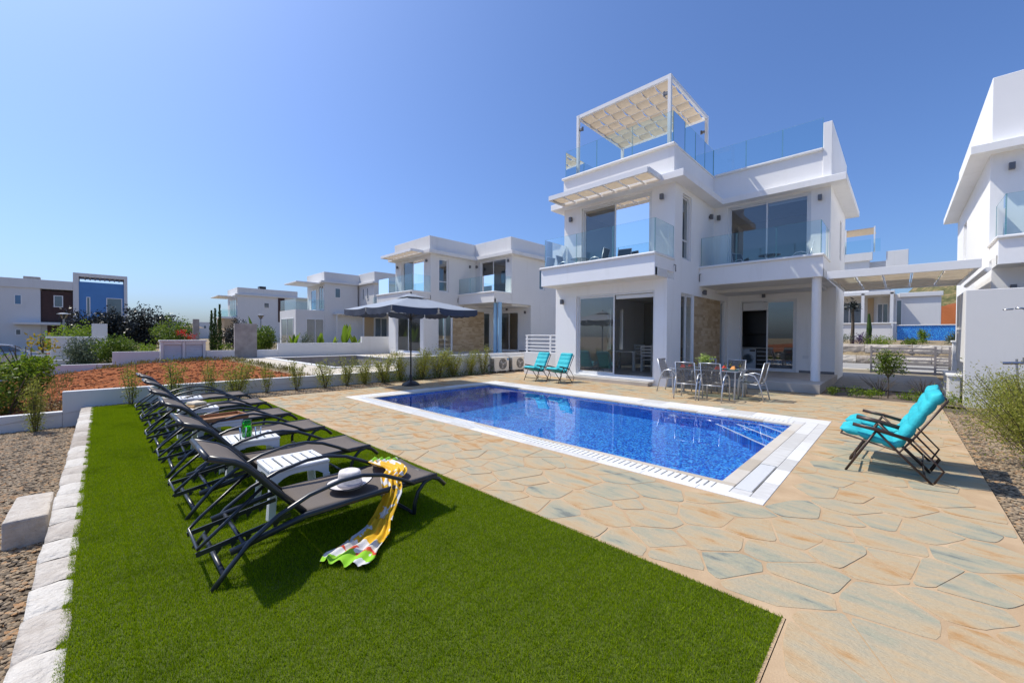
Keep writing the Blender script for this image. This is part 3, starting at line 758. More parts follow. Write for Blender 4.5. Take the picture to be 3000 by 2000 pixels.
    # shutter boxes above the doors
    for ax, c, a, b_, z in (('y', 8.31, 3.05, 4.5, 2.92), ('y', 8.84, 1.4, 2.75, 6.36), ('y', 12.66, 6.78, 7.98, 6.38), ('y', 14.56, 5.5, 6.4, 2.72)):
        mb = MB(); mb.box(a, b_, c, c+.10, z, z+(.13 if c < 14 else .33)); mb.build('shutter_box', alu, V, bevel=.004)
    # interior: floors, inner partitions
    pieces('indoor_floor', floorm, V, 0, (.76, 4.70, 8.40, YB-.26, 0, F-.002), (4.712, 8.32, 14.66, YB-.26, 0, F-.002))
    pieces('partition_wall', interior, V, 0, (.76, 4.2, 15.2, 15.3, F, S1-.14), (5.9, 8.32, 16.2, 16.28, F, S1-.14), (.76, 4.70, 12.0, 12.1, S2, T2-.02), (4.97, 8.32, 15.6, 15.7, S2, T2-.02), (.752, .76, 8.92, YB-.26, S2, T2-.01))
    # terrace and steps
    mb = MB(); mb.box(4.965, 8.66, 9.95, 14.398, -.02, F); mb.build('terrace', tilet, V, bevel=.006)
    mb = MB(); mb.box(1.25, 4.50, 7.82, 8.138, -.02, .12); mb.build('door_step', tilet, V, bevel=.006)
    mb = MB(); mb.box(1.44, 4.58, 8.06, 8.139, .13, .205); mb.build('door_sill', capw, V, bevel=.006)
    pieces('skirting', lampm, V, 0, (7.5, 8.57, 14.385, 14.399, F, F+.09), (4.962, 5.40, 14.385, 14.399, F, F+.09))
    for cx, cy in cols:
        mb = MB(); mb.lathe([(.125, F), (.125, S1-.001)], cx, cy, 24); mb.build('column', colm or wm, V, smooth=False)
    # stone cladding between the side windows
    cb = MB(); cb.box(4.945, 4.968, 10.46, 13.30, .0, 3.08); cl = cb.build('stone_cladding', mortar, V)
    y0, y1, z0, z1 = 10.46, 13.30, .02, 3.08
    z = z0; big = MB(); rr = random.Random(4)
    while z < z1-.03:
        h = min(rr.choice((.08, .09, .11)), z1-z); y = y0
        while y < y1-.02:
            L_ = min(rr.uniform(.18, .46), y1-y)
            if y1-(y+L_) < .1: L_ = y1-y
            q = MB() if stone == 'pieces' else big
            q.box(4.966, 4.968+rr.uniform(.010, .020), y+.003, y+L_-.003, z+.003, z+h-.003, rr.random())
            if stone == 'pieces': q.build('stone', stoneclad, cl)
            y += L_
        z += h
    if stone != 'pieces': big.build('stones', stoneclad, cl)['kind'] = 'stuff'
    for a in (('y', 8.14, .86, 2.93, -1), ('y', 8.67, .86, 6.22, -1), ('y', 8.67, 4.55, 6.25, -1), ('y', 12.5, 5.15, 6.25, -1), ('y', 12.5, 8.30, 6.3, -1), ('x', 4.96, 11.3, 3.26, 1), ('x', 4.96, 11.9, 6.2, 1), ('y', 14.4, 6.3, 3.30, -1), ('y', 14.4, 8.1, 3.0, -1)):
        lamp(V, *a)
    MB().tube([(4.975, 8.60, 3.95), (5.03, 8.62, 3.93), (5.03, 8.62, 3.72)], .018, 6).build('drain_spout', lampm, V); MB().tube([(5.02, 10.93, 3.9), (5.0, 10.86, 3.88), (5.0, 10.86, 3.62)], .018, 6).build('drain_spout', lampm, V)
    for x, y in ((1.0, 8.139), (7.7, 14.399)):
        mb = MB(); mb.box(x-.07, x+.07, y-.012, y, .48, .60) if y < 9 else mb.box(x-.09, x+.09, y-.012, y, .8, .92); mb.build('socket', alu, V, bevel=.003)
    if pergola:
        X0, X1, Y0, Y1, ZT = .98, 4.66, 8.9, 12.42, 10.36
        mb = MB()
        for a, b_ in (((X0, Y0), (X1, Y0)), ((X0, Y1), (X1, Y1)), ((X0, Y0), (X0, Y1)), ((X1, Y0), (X1, Y1))): mb.beam((*a, ZT-.06), (*b_, ZT-.06), .09, .13)
        po = mb.build('roof_pergola', paintw, V)
        for x in (X0, X1):
            for y in (Y0, Y1):
                q = MB(); q.box(x-.055, x+.055, y-.055, y+.055, RT, ZT+.005); q.build('post', paintw, po, bevel=.005)
        nx, ny = 7, 6; dx = (X1-X0-.12)/nx; dy = (Y1-Y0-.12)/ny
        wr = MB()
        for j in range(1, ny): wr.beam((X0, Y0+.06+j*dy, ZT-.1), (X1, Y0+.06+j*dy, ZT-.1), .018, .025)
        for i in range(1, nx): wr.beam((X0+.06+i*dx, Y0, ZT-.115), (X0+.06+i*dx, Y1, ZT-.115), .022, .03)
        wr.build('wire', paintw, po)
        for i in range(nx):
            for j in range(ny):
                q = MB(); up = (i+j) % 2
                sag(q, X0+.06+i*dx+.015, X0+.06+(i+1)*dx-.015, Y0+.06+j*dy+.004, Y0+.06+(j+1)*dy-.004, ZT-.10+(.02 if up else 0), .10 if up else .045, 2, 6)
                q.build('fabric_panel', cream, po)
        for x, y in ((X0, Y0), (X1, Y0), (X1, Y1)):
            q = MB(); q.box(x+(.06 if x < 2 else -.18), x+(.18 if x < 2 else -.06), y-.04, y+.04, ZT-.62, ZT-.54); q.tube([(x+(.2 if x < 2 else -.2), y, ZT-.64), (x+(.2 if x < 2 else -.2), y, ZT-.50)], .04, 8); q.build('spotlight', lampm, po)
    return V
VM = villa((0, 0, 0), 'large white two storey villa behind the pool with a fabric roof pergola')
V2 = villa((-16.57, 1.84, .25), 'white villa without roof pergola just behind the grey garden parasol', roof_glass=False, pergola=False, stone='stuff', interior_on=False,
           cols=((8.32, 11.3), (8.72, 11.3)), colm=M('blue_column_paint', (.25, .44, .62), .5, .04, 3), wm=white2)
V3 = villa((11.5, 3.94, -.02), 'white villa cut off by the right edge, tall blank parapet on top', roof_glass=False, pergola=False, stone='stuff', interior_on=False, tall_left=True, canopy=False)

# things inside the main villa
table_w = M('white_washed_wood', (.55, .52, .47), .5, .1, 12)
def wood_chair(x, y, rz, label):
    c = empty('dining_chair', (x, y, .25), rz, label, 'chair', 'white wooden chairs at the indoor table')
    q = MB(); q.box(-.21, .21, -.21, .21, .43, .465); q.build('seat', table_w, c, bevel=.006)
    for sx in (-1, 1):
        for sy in (-1, 1):
            q = MB(); q.box(sx*.19-.02, sx*.19+.02, sy*.19-.02, sy*.19+.02, 0, .43 if sy < 0 else 1.02); q.build('leg', table_w, c)
    q = MB()
    for z in (.58, .70, .82, .94): q.box(-.17, .17, .175, .20, z, z+.06)
    q.build('backrest', table_w, c)
    q = MB(); q.box(-.19, .19, -.01, .01, .18, .21); q.build('stretcher', table_w, c)
    return c
wood_chair(3.15, 10.55, R(200), 'white wooden ladder back chair nearest the open glass door, inside the villa')
wood_chair(2.3, 11.6, R(20), 'white wooden ladder back chair behind the indoor table, partly hidden')
t = empty('dining_table', (2.35, 10.7, .25), 0, 'white wooden table seen through the open glass door of the villa', 'table')
q = MB(); q.box(-.75, .45, -.45, .45, .72, .77); q.build('table_top', table_w, t, bevel=.008)
for sx in (-.68, .38):
    for sy in (-.38, .38):
        q = MB(); q.box(sx-.045, sx+.045, sy-.045, sy+.045, 0, .72); q.build('leg', table_w, t)
sofm = M('black_leather', (.018, .017, .017), .4, .1, 5)
t = empty('sofa', (3.5, 13.2, .25), 0, 'black leather sofa deep inside the living room', 'sofa')
q = MB(); q.box(-.9, .9, -.42, .42, .12, .45); q.build('seat', sofm, t, bevel=.05)
q = MB(); q.box(-.9, .9, .28, .5, .45, .88); q.build('backrest', sofm, t, bevel=.05)
for sx in (-1, 1):
    q = MB(); q.box(sx*.92-.1, sx*.92+.1, -.42, .48, .08, .62); q.build('armrest', sofm, t, bevel=.05)
# kitchen seen through the terrace door
t = empty('washing_machine', (5.52, 15.35, .25), 0, 'white front loading washing machine behind the terrace door', 'washing machine')
wmm = M('appliance_white', (.72, .73, .74), .3, .02, 4)
q = MB(); q.box(-.3, .3, 0, .55, 0, .85); q.build('body', wmm, t, bevel=.01)
q = MB(); q.tube([(0, -.002, .42), (0, -.03, .42)], [.215, .20], 28); q.build('door_ring', alud, t)
q = MB(); q.tube([(0, -.031, .42), (0, -.045, .42)], [.17, .14], 28); q.build('door_glass', darkglass, t)
q = MB(); q.box(.06, .27, -.006, 0, .74, .81); q.build('control_panel', darkm, t)
t = empty('kitchen_unit', (5.5, 15.35, .25), 0, 'dark kitchen cabinets with a pale worktop round the washing machine', 'kitchen unit')
q = MB(); q.box(-.6, 1.6, 0, .62, .87, .91); q.build('worktop', table_w, t)
q = MB(); q.box(-.6, -.31, .01, .6, 0, .865); q.box(.31, 1.6, .01, .6, 0, .865); q.build('base_cabinet', darkm, t)
for i, z in enumerate((.2, .38, .56, .74)):
    q = MB(); q.box(.36, .78, -.012, .008, z-.012, z+.012); q.build('drawer_handle', alu, t)
q = MB(); q.box(-.6, 1.6, .25, .62, 1.5, 2.5); q.build('wall_cabinet', darkm, t, bevel=.004)
q = MB(); q.box(-.6, 1.6, .60, .62, .91, 1.5); q.build('splashback', darkm, t)
# ------------------------------------------------------------------ lot walls and fixed kit
def garden_wall(label, boxes, mat_=None, cap=None, name='garden_wall'):
    mb = MB()
    for b_ in boxes: mb.box(*b_)
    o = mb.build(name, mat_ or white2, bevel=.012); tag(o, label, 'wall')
    if cap:
        q = MB()
        for b_ in cap: q.box(*b_)
        q.build('wall_cap', capw, o, bevel=.008)
    return o
garden_wall('long low white boundary wall running behind the sun loungers', [(-2.62, -2.45, -9, -4.99, -.6, -.06), (-2.62, -2.45, -4.988, 2.9, -.6, .36), (-2.62, -2.45, 2.902, 9.9, -.6, .83)])
garden_wall('short white wall piece beneath the white pipe railing, beside the villa corner', [(-1.2, .49, 8.16, 8.34, -.1, .93)])
rl = empty('pipe_railing', (-1.2, 8.25, .93), 0, 'white horizontal pipe railing standing on the short wall by the villa', 'railing')
for x in (.08, 1.35):
    q = MB(); q.box(x-.025, x+.025, -.025, .025, 0, .72); q.build('post', paintw, rl)
for k, z in enumerate((.10, .24, .38, .54, .70)):
    q = MB(); q.tube([(0, 0, z), (1.66, 0, z)], .018, 8); q.build('rail', paintw, rl)
acb = M('ac_casing', (.66, .63, .56), .45, .04, 5)
def ac(y, label):
    a = empty('air_conditioner', (-2.28, y, .02), 0, label, 'air conditioner', 'air conditioning units against the boundary wall')
    q = MB(); q.box(-.15, .15, -.43, .43, .06, .66); q.build('casing', acb, a, bevel=.012)
    q = MB(); q.tube([(.151, .06, .36), (.158, .06, .36)], .235, 28); q.build('fan_opening', darkm, a)
    q = MB()
    for rr in (.22, .17, .12, .07):
        q.tube([(.165, .06+rr*math.cos(t), .36+rr*math.sin(t)) for t in [i*math.pi/12 for i in range(25)]], .004, 5, cap=False)
    for i in range(12):
        t = i*math.pi/6; q.tube([(.165, .06, .36), (.165, .06+.23*math.cos(t), .36+.23*math.sin(t))], .003, 4)
    q.tube([(.162, .06, .36), (.17, .06, .36)], .03, 12); q.build('fan_grille', acb, a)
    q = MB()
    for i in range(3):
        t = i*2.09; q.add([(.160, .06, .36), (.160, .06+.2*math.cos(t), .36+.2*math.sin(t)), (.160, .06+.2*math.cos(t+.7), .36+.2*math.sin(t+.7))], [(0,1,2)])
    q.build('fan_blade', alud, a)
    q = MB()
    for i in range(9): q.box(-.11, .11, -.436, -.430, .12+i*.055, .15+i*.055)
    q.build('side_vent', darkm, a)
    q = MB(); q.box(.150, .154, .31, .41, .52, .60); q.build('blue_sticker', M('blue_sticker', (.03, .25, .55), .5, .05, 5), a)
    for s in (-.3, .3):
        q = MB(); q.box(-.14, .14, s-.03, s+.03, 0, .06); q.build('foot', alud, a)
    q = MB(); q.tube([(-.1, -.44, .3), (-.12, -.52, .32), (-.14, -.6, .25), (-.15, -.62, .02)], .02, 6); q.build('hose', blackm, a)
ac(7.75, 'air conditioning unit nearer the bushes with vents on its side')
ac(8.85, 'air conditioning unit further back, partly hidden by the white wall')

# low white wall and villa outbuilding on the right
garden_wall('tall plain white garden wall behind the shower on the right', [(11.42, 16, 10.32, 10.55, -.1, 2.78), (11.42, 11.65, 10.552, 12.4, 1.0, 2.78), (11.55, 11.65, 12.402, 14.0, -.1, 2.4)])
garden_wall('low white wall stub at the end of the planting bed', [(11.2, 11.40, 10.8, 12.6, -.1, .62)], cap=[(11.17, 11.43, 10.77, 12.63, .62, .68)])
slm = M('louvre_grey', (.60, .62, .67), .5, .04, 5)
pg = empty('carport_pergola', (8.7, 10.75, 3.4), 0, 'white pergola with cream cloth roof spanning between the two villas', 'pergola')
W_, D_ = 3.0, 4.6
for nme, a, b_, ww, hh in (('beam', (0,0,.06), (W_,0,.06), .08, .22), ('beam', (0,D_,.06), (W_,D_,.06), .08, .2), ('beam', (.05,.04,.03), (.05,D_,.03), .08, .14), ('beam', (W_-.05,.04,.03), (W_-.05,D_,.03), .08, .14)):
    q = MB(); q.beam(a, b_, ww, hh); q.build(nme, paintw, pg, bevel=.004)
for i in range(1, 5):
    q = MB(); q.beam((W_*i/5, .04, .0), (W_*i/5, D_, .0), .018, .03); q.build('batten', slm, pg)
for i in range(5):
    for j in range(9):
        q = MB(); a = W_*i/5+.03; sag(q, a, W_*(i+1)/5-.03, .06+j*D_/9, .06+(j+1)*D_/9-.02, .07, .09 if (i+j) % 2 else .05, 2, 6); q.build('fabric_panel', creamd, pg)
q = MB(); q.tube([(W_+.12, .2, -.08), (W_+.12, D_, -.08)], .06, 12); q.build('rain_pipe', paintw, pg)

# garden shower on the right
chrome = M('brushed_steel', (.42, .43, .45), .25, .05, 20, metal=1)
sh = empty('garden_shower', (12.34, 9.85, -.05), 0, 'steel garden shower with a curved arm reaching in from the right edge', 'shower')
q = MB(); q.tube([(0,0,0), (0,0,2.15), (-.03,0,2.27), (-.12,0,2.33), (-.22,0,2.33)], .022, 10); q.build('pipe', chrome, sh, smooth=True)
q = MB(); q.tube([(-.24,0,2.33), (-.26,0,2.315), (-.38,0,2.31), (-.40,0,2.315)], [.03, .06, .055, .02], 14, .35); q.build('shower_head', chrome, sh, smooth=True)
tp = empty('garden_tap', (12.16, 9.85, -.05), 0, 'grey garden tap post standing in front of the white wall on the right', 'tap')
q = MB(); q.tube([(.05,0,0), (.03,0,.6), (0,0,1.1)], .02, 8); q.build('post', chrome, tp)
q = MB(); q.tube([(-.2,0,1.10), (.14,0,1.12)], .035, 10); q.tube([(.0,0,1.12), (.0,0,1.20)], .02, 8); q.box(.08, .16, -.04, .04, 1.14, 1.24); q.build('tap_head', chrome, tp)

# neighbour plot: patio, empty pool pit, walls
npav = M('pale_paving', (.52, .46, .37), .9, .12, 2, .3, 60)
q = MB(); hz = .27
for a in ((-16.3, -2.75, .55, 1.95), (-16.3, -15.15, 1.95, 7.25), (-5.85, -2.75, 1.95, 9.9), (-16.3, -5.85, 7.25, 9.9)): q.box(a[0], a[1], a[2], a[3], hz-.4, hz)
o = q.build('neighbour_patio', npav); tag(o, 'pale paved terrace of the neighbouring plot', kind='structure')
q = MB(); q.box(-15.15, -5.85, 1.95, 2.2, hz+.001, hz+.04); q.box(-15.15, -14.9, 2.2, 7.05, hz+.001, hz+.04); q.box(-6.1, -5.85, 2.2, 7.05, hz+.001, hz+.04); q.box(-15.15, -5.85, 7.05, 7.25, hz+.001, hz+.04)
o = q.build('pool_rim', white2); tag(o, 'pale rim of the unfinished pool pit on the neighbouring plot', 'pool rim')
q = MB()
q.add([(-15,2.1,-1),(-6,2.1,-1),(-6,7.1,-1),(-15,7.1,-1)], [(0,1,2,3)])
for a, b_ in (((-15,2.1),(-6,2.1)), ((-6,2.1),(-6,7.1)), ((-6,7.1),(-15,7.1)), ((-15,7.1),(-15,2.1))): q.add([(*a,-1),(*b_,-1),(*b_,hz),(*a,hz)], [(0,1,2,3)])
q.build('pit', conc, o)
garden_wall('low white wall beyond the red soil, left of the meter cabinet', [(-16.68, -16.5, -9.2, -4.06, -.7, .18), (-16.68, -16.5, -4.058, -2.36, -.7, .73)])
garden_wall('low white wall between the meter cabinet and the banana plants', [(-16.68, -16.5, -.48, 2.97, -.3, .71)])
garden_wall('long white garden wall in front of the banana plants, raised at its right end', [(-16.75, -16.5, 2.98, 8.2, -.1, 1.08), (-16.75, -16.5, 8.202, 10.3, -.1, 1.5)])
mc = empty('meter_cabinet', (-16.5, -1.42, 0), 0, 'white meter cabinet with two louvred grey doors at the edge of the red soil', 'cabinet')
q = MB(); q.box(-.45, 0, -.92, -.80, -.2, 1.2); q.box(-.45, 0, .80, .92, -.2, 1.2); q.box(-.45, 0, -.06, .06, -.2, 1.2); q.box(-.5, .04, -.96, .96, 1.2, 1.29); q.box(-.45, -.30, -.80, .80, -.2, 1.2); q.box(-.29, 0, -.79, -.07, 1.06, 1.198); q.box(-.29, 0, .07, .79, 1.06, 1.198)
q.build('frame', white2, mc, bevel=.01)
for s, nme in ((-.43, 'door'), (.43, 'door')):
    q = MB(); q.box(-.14, -.10, s-.36, s+.36, .02, 1.05); d_ = q.build(nme, slm, mc)
    for i in range(11):
        q = MB(); q.add([(-.10, s-.35, .06+i*.09), (-.10, s+.35, .06+i*.09), (-.06, s+.35, .045+i*.09), (-.06, s-.35, .045+i*.09), (-.10, s-.35, .12+i*.09), (-.10, s+.35, .12+i*.09)], [(0,1,2,3),(3,2,5,4)]); q.build('slat', slm, d_)
o = garden_wall('tall rough grey concrete slab standing on edge beside the banana leaf', [(-16.72, -16.48, .80, 1.88, -.2, 2.22)], conc, name='concrete_slab'); o['category'] = 'concrete slab'
# walls further left
garden_wall('white driveway wall with a wide cap left of the dark bush', [(-24.2, -24, -6.4, -4.3, -.5, 1.32)], cap=[(-24.25, -23.95, -6.6, -4.3, 1.32, 1.42)])
garden_wall('low white planter wall in front of the dark bush', [(-22.4, -22.2, -6.6, -4.15, -.6, .16)])
garden_wall('tall white gate pillar rising behind the dark bushes', [(-26.2, -26, -4.85, -4.15, -.2, 2.22)], name='wall_pillar')
garden_wall('slim grey pillar behind the meter cabinet, left of the cypresses', [(-24.2, -24, -.1, .24, 0, 2.62)], conc, name='wall_pillar')
gt = empty('slatted_gate', (-24.1, -7.2, -.5), 0, 'small white slatted gate beside the parked car', 'gate')
for y in (0, .78):
    q = MB(); q.box(-.03, .03, y-.03, y+.03, 0, 1.15); q.build('post', paintw, gt)
for i in range(5):
    q = MB(); q.box(-.015, .015, .03, .75, .25+i*.19, .34+i*.19); q.build('slat', paintw, gt)

# ------------------------------------------------------------------ other houses, simply massed
def house(label, loc, walls, wins=(), name='house', extra=()):
    H = empty(name, loc, 0, label, 'house')
    for nme, mat_, boxes in walls:
        q = MB()
        for b_ in boxes: q.box(*b_)
        q.build(nme, mat_, H, bevel=.02)
    for wv_ in wins:
        ax, c, a, b_, z0, z1 = wv_[:6]; gm = wv_[6] if len(wv_) > 6 and wv_[6] else darkglass; n = wv_[7] if len(wv_) > 7 else 1
        fr = .07; q = MB(); P = (lambda ca, cb, p, q_, r_, s_: q.box(ca, cb, p, q_, r_, s_)) if ax == 'x' else (lambda ca, cb, p, q_, r_, s_: q.box(p, q_, ca, cb, r_, s_))
        o_ = 1 if ax == 'x' else -1
        lo, hi = sorted((c+.002*o_, c+.05*o_))
        P(lo, hi, a, b_, z0, z0+fr); P(lo, hi, a, b_, z1-fr, z1); P(lo, hi, a, a+fr, z0+fr, z1-fr); P(lo, hi, b_-fr, b_, z0+fr, z1-fr)
        for i in range(1, n): m_ = a+(b_-a)*i/n; P(lo, hi, m_-.03, m_+.03, z0+fr, z1-fr)
        fo = q.build('window', paintw, H)
        q = MB(); lo, hi = sorted((c+.003*o_, c+.02*o_)); P(lo, hi, a+fr, b_-fr, z0+fr, z1-fr); q.build('pane', gm, fo)
    for e in extra: e(H)
    return H
def grail(z0, z1, pts):
    def fn(H):
        for a, b_ in zip(pts, pts[1:]):
            q = MB(); q.add([(*a,z0),(*b_,z0),(*b_,z1),(*a,z1)], [(0,1,2,3)]); q.build('glass_railing', glass, H)
    return fn
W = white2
# house 3: behind the banana plants
def h3x(H):
    for y in (13.3, 16.3):
        q = MB(); q.box(.72, .86, y-.07, y+.07, -.2, 3.0); q.build('post', W, H)
    q = MB()
    for i in range(12): q.box(.05, .95, 13.35+i*.5, 13.42+i*.5, 3.0, 3.06)
    q.build('slats', paintw, H)['kind'] = 'stuff'
house('white villa with a glazed corner balcony beyond the banana plants', (-34.17, 0, .75),
      [('wall', W, [(-5.2, 0, 9.46, 12.34, -.8, 3.45), (-5.2, 0, 12.342, 16.0, -.8, 6.45), (-5.0, 3.6, 16.18, 21, 3.2, 6.45), (-5.0, .0, 16.002, 21, -.8, 3.198), (1.0, 3.6, 19.8, 21, -.8, 3.198)]),
       ('roof_slab', W, [(-5.6, .3, 11.9, 15.85, 6.45, 6.68), (-5.6, 3.9, 15.852, 21.4, 6.451, 6.68)]), ('roof_parapet', W, [(-5.2, 0, 12.3, 12.5, 6.68, 7.65), (-.2, 0, 12.502, 16.2, 6.68, 7.65), (-.2, 3.6, 16.202, 16.4, 6.68, 7.75), (3.4, 3.6, 16.402, 21, 6.68, 7.75)]),
       ('canopy', paintw, [(-4.2, -.3, 9.6, 12.0, 6.30, 6.44)]), ('terrace_roof', W, [(.002, 1.0, 13.2, 19.6, 3.06, 3.2)]), ('stone_cladding', stoneclad, [(.0, .05, 16.7, 17.9, -.5, 3.0)]), ('roof_tank', blackm, [(1.0, 1.8, 17, 17.6, 7.5, 7.95)])],
      [('y', 9.46, -4.6, -.6, -.2, 2.6, None, 2), ('x', 0, 10.45, 12.25, -.3, 2.55, None, 2), ('y', 12.34, -3.9, -2.3, 3.6, 5.9, blueglass), ('y', 12.34, -1.5, -.15, 3.6, 6.2, None, 2), ('x', 0, 13.4, 14.05, 4.9, 6.0),
       ('y', 16.18, .9, 1.3, 4.8, 6.1), ('y', 16.18, 1.9, 2.3, 4.8, 6.1), ('x', .06, 18.0, 19.6, .2, 2.9, None, 2)], extra=[grail(3.5, 4.6, [(-5.1, 12.3), (-5.1, 9.5), (-.05, 9.5), (-.05, 12.3)]), h3x, grail(3.7, 4.9, [(3.62, 16.0), (5.0, 16.0), (5.0, 18.0)])])
# house 4: right of the cypresses
house('white house with a brown panel and stone clad porch beyond the cypresses', (-54, 0, 0),
      [('wall', W, [(-6, 0, 8.4, 14.2, -.3, 6.9), (-4, 0, 14.202, 18, 3.3, 6.9)]), ('roof_slab', W, [(-6.4, .3, 8.1, 18, 6.9, 7.12)]), ('roof_parapet', W, [(-6, .05, 8.38, 15.9, 7.12, 7.98)]),
       ('canopy', paintw, [(-5, .1, 6.2, 8.1, 6.62, 6.75)]), ('balcony', W, [(-5, -.02, 6.6, 8.39, 3.7, 3.95)]), ('stone_cladding', stoneclad, [(-5, -.04, 6.95, 8.39, -.3, 3.69)]), ('brown_panel', brown, [(.002, .06, 13.3, 14.15, 3.4, 6.85)]), ('roof_tank', blackm, [(-1, 0, 11, 11.8, 7.7, 8.35)])],
      [('x', 0, 11.5, 12.2, 5.3, 6.1), ('y', 8.4, -4.5, -.6, 4.1, 6.4, None, 3)], extra=[grail(3.95, 4.95, [(-5, 8.3), (-5, 6.65), (-.05, 6.65), (-.05, 8.35)])])
# left house: white, brown and blue
def lhx(H):
    q = MB()
    for i in range(9): q.box(-2.6, -.2, -5.7+i*.38, -5.62+i*.38, 7.5, 7.6)
    q.build('slats', table_w, H)['kind'] = 'stuff'
    q = MB(); q.box(-.2, -.01, -8.3, -6.5, 6.9, 6.98); q.build('roof_vent', conc, H)
house('long house at the left edge with white, dark brown and blue fronts', (-52, 0, 0),
      [('wall', W, [(-8, 0, -20, -8.72, -.4, 6.1), (-8, -.25, -8.72, -6.5, -.4, 5.95)]), ('roof_parapet', W, [(-8, .12, -20, -6.5, 6.1, 7.0)]), ('brown_panel', brown, [(-.248, -.19, -8.7, -6.52, 2.75, 5.94), (-.248, -.19, -8.3, -6.52, -.4, 2.4)]),
       ('porch_roof', W, [(-.1, 1.0, -10.4, -6.4, 2.45, 2.68)]), ('tower_frame', W, [(-3, .1, -6.498, -6.08, -.4, 8.0), (-3, .1, -2.66, -2.38, -.4, 8.0), (-3, .1, -6.08, -2.66, 7.62, 8.0)]), ('blue_wall', bluew, [(-3, 0, -6.08, -2.66, -.4, 7.1)]), ('roof_box', conc, [(-2, -1, -9.9, -8.8, 7.0, 7.35)])],
      [('x', 0, -10.4, -9.9, 4.4, 5.4, blueglass), ('x', -.18, -7.85, -7.2, 4.3, 5.5), ('x', 0, -5.55, -5.25, 3.5, 5.5), ('x', 0, -4.05, -2.8, 2.8, 5.5, None, 1), ('x', 0, -10.35, -9.95, 1.4, 2.0)], extra=[lhx])
# distant town roofs
for i, (y0, y1, z) in enumerate(((2, 6.4, 3.2), (7.2, 9.3, 4.7), (9.6, 11.6, 3.9), (11.9, 14.9, 4.4), (-1, 1.6, 2.9))):
    house(('far white flat roofed house, %s' % ('leftmost of the row beside the dark trees', 'tallest of the distant row', 'low one in the middle of the distant row', 'right end of the distant row by the cypresses', 'half hidden by the dark trees')[i]), (-110-6*(i % 2), 0, 0),
          [('wall', W, [(-6, 0, y0, y1, -.3, z)]), ('roof_parapet', W, [(-6.1, .1, y0-.1, y1+.1, z, z+.25)])], [('x', 0, y0+.6, y0+1.4, z-1.6, z-.6)] if i != 3 else [('x', 0, y0+1.6, y0+2.2, z-1.4, z-.6)], name='distant_house')

# ------------------------------------------------------------------ back right: road, retaining walls, house
asph = M('road_concrete', (.30, .29, .27), .9, .12, .8, .2, 40)
q = MB(); flat(q, -40, 60, 20.5, 28.5, .03); o = q.build('road', asph); tag(o, 'pale road behind the villas', kind='structure')
q = MB(); flat(q, -2, 11.4, 17.4, 20.2, .01); flat(q, 8.6, 11.5, 12.2, 17.4, .01); o = q.build('driveway', M('driveway_paving', (.24, .23, .21), .85, .15, 1.5, .3, 40)); tag(o, 'grey driveway under the cloth pergola', kind='structure')
q = MB(); q.box(-20, 30, 19.9, 20.4, -.1, .16); o = q.build('pavement', M('kerb_cream', (.52, .46, .36), .8, .06, 2)); tag(o, 'cream pavement edge along the road', kind='structure')
rb_ = MB(); rr = random.Random(9)
rw = empty('retaining_wall', (0, 28.6, 0), 0, 'rough stone retaining wall of two courses across the road', 'wall')
for k, (z0, z1) in enumerate(((.0, .52), (.62, 1.18))):
    x = 2.0
    while x < 15:
        L_ = rr.uniform(.7, 1.5); q = MB()
        sd = rr.uniform(0, 50)
        q.grid(lambda a, b_: (x+.01+(L_-.02)*a, -.05+.2*k-.09*math.sin(math.pi*b_)+.07*noise.noise(Vector((a*3+sd, b_*3, sd))), z0+(z1-z0)*b_), 7, 5, rr.random())
        q.add([(x+.01, -.05+.2*k, z1), (x+L_-.01, -.05+.2*k, z1), (x+L_-.01, .8, z1+.02), (x+.01, .8, z1+.02)], [(0,1,2,3)], .8)
        q.build('stone', stoneclad2 if False else kerbm, rw); x += L_
q = MB(); q.box(2, 15, .12, .7, .0, .62); q.build('earth_fill', mortar, rw)
gte = empty('driveway_gate', (9.35, 19.4, 0), 0, 'low grey slatted sliding gate at the end of the driveway', 'gate')
slg = M('gate_metal', (.32, .29, .29), .5, .08, 4)
for x in (0.0, 1.95, 2.35):
    q = MB(); q.box(x, x+.07, -.03, .03, .08, 1.26); q.build('post', slg, gte)
for i in range(6):
    q = MB(); q.box(.07, 1.95, -.015, .015, .30+i*.165, .37+i*.165); q.build('slat', slg, gte)
q = MB()
for i in range(8): q.box(2.02, 2.35, -.01, .01, .25+i*.12, .30+i*.12)
q.build('slats', slg, gte)
q = MB(); q.box(0, 2.4, -.02, .02, .1, .2); q.build('bottom_rail', slg, gte)
garden_wall('white gate pier at the right end of the slatted gate', [(11.8, 12.2, 19.2, 19.6, 0, 1.45)], cap=[(11.76, 12.24, 19.16, 19.64, 1.45, 1.52)], name='gate_pier')
mosw = mosaic('mosaic_far', 'y')
o = garden_wall('bright blue mosaic pool wall high up behind the slatted gate', [(10.12, 16, 38, 38.3, .9, 2.55)], mosw, cap=[(10.1, 16, 37.95, 38.35, 2.55, 2.62)])
garden_wall('white garden wall left of the blue mosaic wall', [(2, 9.78, 37.6, 37.9, .6, 2.72), (9.782, 9.85, 37.6, 38.0, .6, 2.55)], cap=[(2, 10.1, 37.5, 37.95, 2.72, 2.80)])
garden_wall('white wall on the slope right of the far house', [(14.6, 19.5, 50, 50.3, 1, 5.2)])
